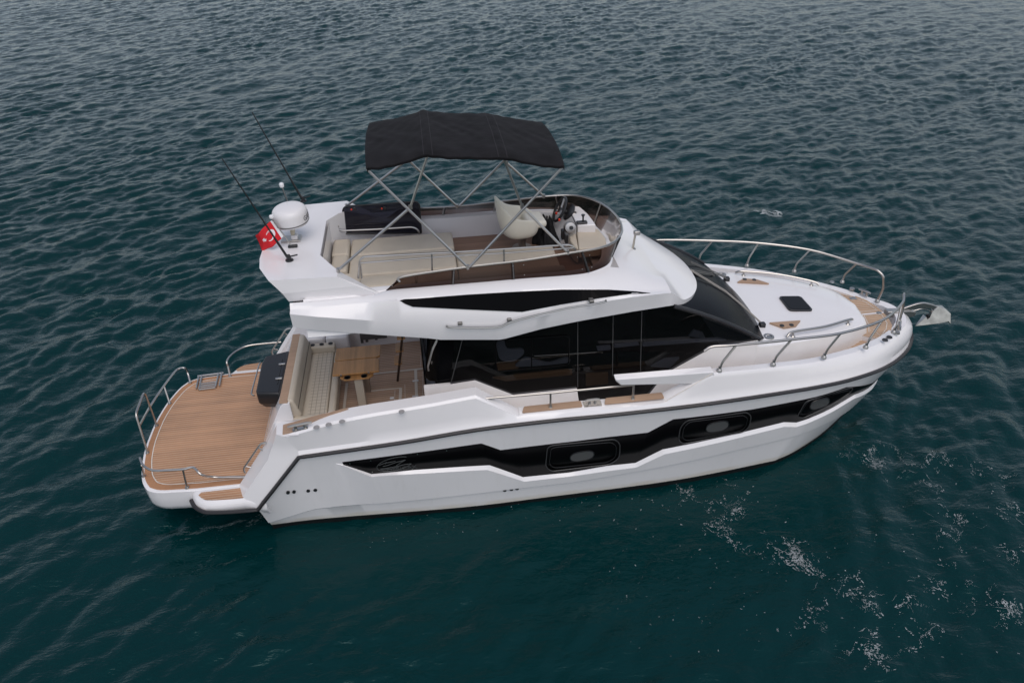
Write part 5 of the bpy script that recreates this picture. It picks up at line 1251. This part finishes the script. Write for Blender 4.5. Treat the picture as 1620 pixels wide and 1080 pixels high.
def axis(a, b, h0, lim, gr):
    mid = list(np.arange(a, b, h0)); o = list(mid); h = h0
    while o[-1] < lim[1]: h *= gr(h); o.append(o[-1]+h)
    h = h0; lo = [a]
    while lo[-1] > lim[0]: h *= gr(h); lo.append(lo[-1]-h)
    return np.array(lo[::-1][:-1]+o)
gx = axis(-11, 14, .075, (-2500, 2500), lambda h: 1.0055 if h < .3 else 1.06); gy = axis(-8, 14, .075, (-2500, 2500), lambda h: 1.0045 if h < .32 else 1.06)
XX, YY = np.meshgrid(gx, gy); WX, WY, WZ_ = sea(XX, YY)
co_ = np.stack([WX, WY, WZ_], -1).reshape(-1, 3); ny, nx = XX.shape
ii = np.arange(ny*nx).reshape(ny, nx)
fc = np.stack([ii[:-1, :-1], ii[:-1, 1:], ii[1:, 1:], ii[1:, :-1]], -1).reshape(-1, 4)
me = bpy.data.meshes.new('water'); me.vertices.add(len(co_)); me.vertices.foreach_set('co', co_.astype(np.float32).ravel())
me.loops.add(fc.size); me.loops.foreach_set('vertex_index', fc.astype(np.int32).ravel())
me.polygons.add(len(fc)); me.polygons.foreach_set('loop_start', np.arange(0, fc.size, 4, dtype=np.int32)); me.polygons.foreach_set('loop_total', np.full(len(fc), 4, np.int32))
me.polygons.foreach_set('use_smooth', np.ones(len(fc), bool)); me.update(); me.validate()
water = bpy.data.objects.new('water', me); col.objects.link(water); water['kind'] = 'structure'
print('water verts', len(co_))
wm_ = bpy.data.materials.new('sea_water'); wm_.use_nodes = True; n = wm_.node_tree; b = n.nodes['Principled BSDF']
b.inputs['Base Color'].default_value = (.0004, .0215, .0235, 1); b.inputs['Roughness'].default_value = .14; b.inputs['IOR'].default_value = 1.333; b.inputs['Specular IOR Level'].default_value = .42; b.inputs['Specular Tint'].default_value = (.64, .98, 1.0, 1)
tc = n.nodes.new('ShaderNodeTexCoord')
def nz(scale, rot, st, det, rough=.6, dist=0.0):
    mp = n.nodes.new('ShaderNodeMapping'); mp.inputs['Rotation'].default_value = (0, 0, rot); mp.inputs['Scale'].default_value = (scale*st, scale, scale)
    n.links.new(tc.outputs['Object'], mp.inputs[0]); t = n.nodes.new('ShaderNodeTexNoise'); t.inputs['Scale'].default_value = 1; t.inputs['Detail'].default_value = det
    t.inputs['Roughness'].default_value = rough; t.inputs['Distortion'].default_value = dist; n.links.new(mp.outputs[0], t.inputs['Vector']); return t.outputs[0]
h1 = nz(2.6, R(42), .5, 4, .6, .6); h2 = nz(8.5, R(30), .5, 3, .6, .4); h3 = nz(1.15, R(40), .42, 3, .55, .5)
h3.node.noise_type = 'RIDGED_MULTIFRACTAL'; h3.node.normalize = True
h4 = nz(19, R(25), .6, 2, .6, .3)
hsum = mth(n, 'ADD', mth(n, 'MULTIPLY', h4, .13), mth(n, 'ADD', mth(n, 'ADD', mth(n, 'MULTIPLY', h1, .8), mth(n, 'MULTIPLY', h2, .42)), mth(n, 'MULTIPLY', h3, .8)))
bp_ = n.nodes.new('ShaderNodeBump'); bp_.inputs['Strength'].default_value = .36; bp_.inputs['Distance'].default_value = .12
n.links.new(hsum, bp_.inputs['Height']); n.links.new(bp_.outputs[0], b.inputs['Normal'])
me.materials.append(wm_)
# foam flecks of the bow wash, each a small ragged patch on the surface
FOAM = bpy.data.materials.new('foam'); FOAM.use_nodes = True; _n = FOAM.node_tree; _b = _n.nodes['Principled BSDF']
_b.inputs['Base Color'].default_value = (.45, .48, .49, 1); _b.inputs['Roughness'].default_value = .8
_t = _n.nodes.new('ShaderNodeTexNoise'); _t.inputs['Scale'].default_value = 2.3; _c = _n.nodes.new('ShaderNodeTexCoord'); _n.links.new(_c.outputs['Object'], _t.inputs['Vector'])
_r = _n.nodes.new('ShaderNodeMapRange'); _r.inputs[1].default_value = .35; _r.inputs[2].default_value = .68; _r.inputs[3].default_value = .10; _r.inputs[4].default_value = .62
_n.links.new(_t.outputs[0], _r.inputs[0]); _n.links.new(_r.outputs[0], _b.inputs['Alpha'])      # thin froth lets the water show
foam = MB(); g3 = np.random.default_rng(5)
def F(u, v): p = at(u, v, z=-.125); return p[:2]
trails = [[(1085, 765), (1118, 800), (1165, 850), (1200, 880)], [(1200, 868), (1250, 885), (1300, 905), (1325, 925), (1350, 945)], [(1340, 945), (1400, 945), (1450, 935), (1492, 912), (1505, 895)],
          [(1490, 880), (1500, 850), (1512, 815), (1490, 780), (1455, 745), (1430, 725), (1370, 715)], [(1330, 705), (1370, 725), (1400, 745), (1470, 775)], [(1480, 725), (1540, 742), (1590, 755)], [(1590, 800), (1600, 825), (1590, 850), (1600, 890)],
          [(1235, 975), (1300, 1000), (1340, 1015), (1390, 1015)], [(1500, 970), (1560, 970), (1615, 985)], [(1420, 990), (1470, 985)], [(1160, 765), (1180, 795), (1170, 820)], [(1215, 868), (1260, 862), (1300, 900)]]
def fleck(x, y, s, ang, el):
    m = 7; P = []
    for k in range(m):
        a = 2*math.pi*k/m; r_ = s*g3.uniform(.45, 1.25)
        dx, dy = r_*math.cos(a)*el, r_*math.sin(a)/el**.5
        qx, qy = x+dx*math.cos(ang)-dy*math.sin(ang), y+dx*math.sin(ang)+dy*math.cos(ang)
        P.append((qx, qy, 0))
    foam.add(P, [tuple(range(m))])
for tr in trails:
    P = [np.array([*F(*q), 0]) for q in tr]; S = np.array(spline(P, 14)); L = arc(list(S)); tot = sum(np.linalg.norm(S[i+1]-S[i]) for i in range(len(S)-1))
    for _ in range(int(tot*11)):
        t = g3.random(); t = t+.03*math.sin(t*31); j = min(int(np.searchsorted(L, min(max(t, 0.001), .999))), len(S)-1); j = max(j, 1)
        d = S[j]-S[j-1]; a0 = math.atan2(d[1], d[0]); p = S[j]+np.array([-math.sin(a0), math.cos(a0), 0])*g3.normal(0, .12)
        big = g3.random() < .2
        for _w in range(g3.integers(2, 5) if big else 1):
            x, y = p[0]+g3.normal(0, .03), p[1]+g3.normal(0, .03); a1 = a0+g3.normal(0, .7)
            for k in range(g3.integers(14, 46) if big else g3.integers(3, 18)):
                a1 += g3.normal(0, .55); st_ = g3.uniform(.006, .022); x += st_*math.cos(a1); y += st_*math.sin(a1)
                fleck(x+g3.normal(0, .017), y+g3.normal(0, .017), min(.0044*g3.lognormal(.15, .65), .021 if big else .012), a1, g3.uniform(1, 2.2))
def lace(P, w0):
    n_ = len(P); L = []; Rr = []
    for i in range(n_):
        a, c = P[max(i-1, 0)], P[min(i+1, n_-1)]; t = (c-a)/(np.linalg.norm(c-a)+1e-9); wd_ = w0*(.25+g3.random())*math.sin(math.pi*(i+.6)/(n_+.2))
        L.append((P[i][0]-t[1]*wd_, P[i][1]+t[0]*wd_, 0)); Rr.append((P[i][0]+t[1]*wd_, P[i][1]-t[0]*wd_, 0))
    foam.grid([L, Rr])
for tr in trails:
    S = np.array(spline([np.array([*F(*q)]) for q in tr], 16)); tot = sum(np.linalg.norm(S[i+1]-S[i]) for i in range(len(S)-1))
    for _ in range(int(tot*5)):
        j = g3.integers(1, len(S)); d = S[j]-S[j-1]; a1 = math.atan2(d[1], d[0])+g3.normal(0, .5); p = S[j]+np.array([-d[1], d[0]])/(np.linalg.norm(d)+1e-9)*g3.normal(0, .16); P = [p]
        cv = g3.normal(0, .06)
        for k in range(g3.integers(4, 13)):
            a1 += cv+g3.normal(0, .28); p = p+.022*np.array([math.cos(a1), math.sin(a1)]); P.append(p)
        lace(P, g3.uniform(.0015, .0055))
for _ in range(300):
    u, v = g3.uniform(960, 1610), g3.uniform(745, 1040); p = F(u, v); fleck(p[0], p[1], min(.0055*g3.lognormal(.1, .5), .02), g3.uniform(0, 3), 1.4)
for _ in range(110):
    u = g3.uniform(560, 1180); v = np.interp(u, [430, 731, 1069, 1212], [832, 806, 764, 737])+abs(g3.normal(0, 22))+4; p = F(u, v); fleck(p[0], p[1], min(.006*g3.lognormal(.2, .5), .025), g3.uniform(0, 3), 1.4)
for _ in range(22):
    p = F(1220+g3.normal(0, 9), 337+g3.normal(0, 1.5)); fleck(p[0], p[1], .07*g3.uniform(.4, 1.2), g3.normal(0, .4), 1.8)
_q = np.array(foam.v); _z = sea(_q[:, 0], _q[:, 1])[2]; foam.v = [(a, b_, c_+.014) for (a, b_, _), c_ in zip(foam.v, _z)]
fo = foam.build('sea_foam', FOAM, None, smooth=False, merge=False); fo['kind'] = 'stuff'
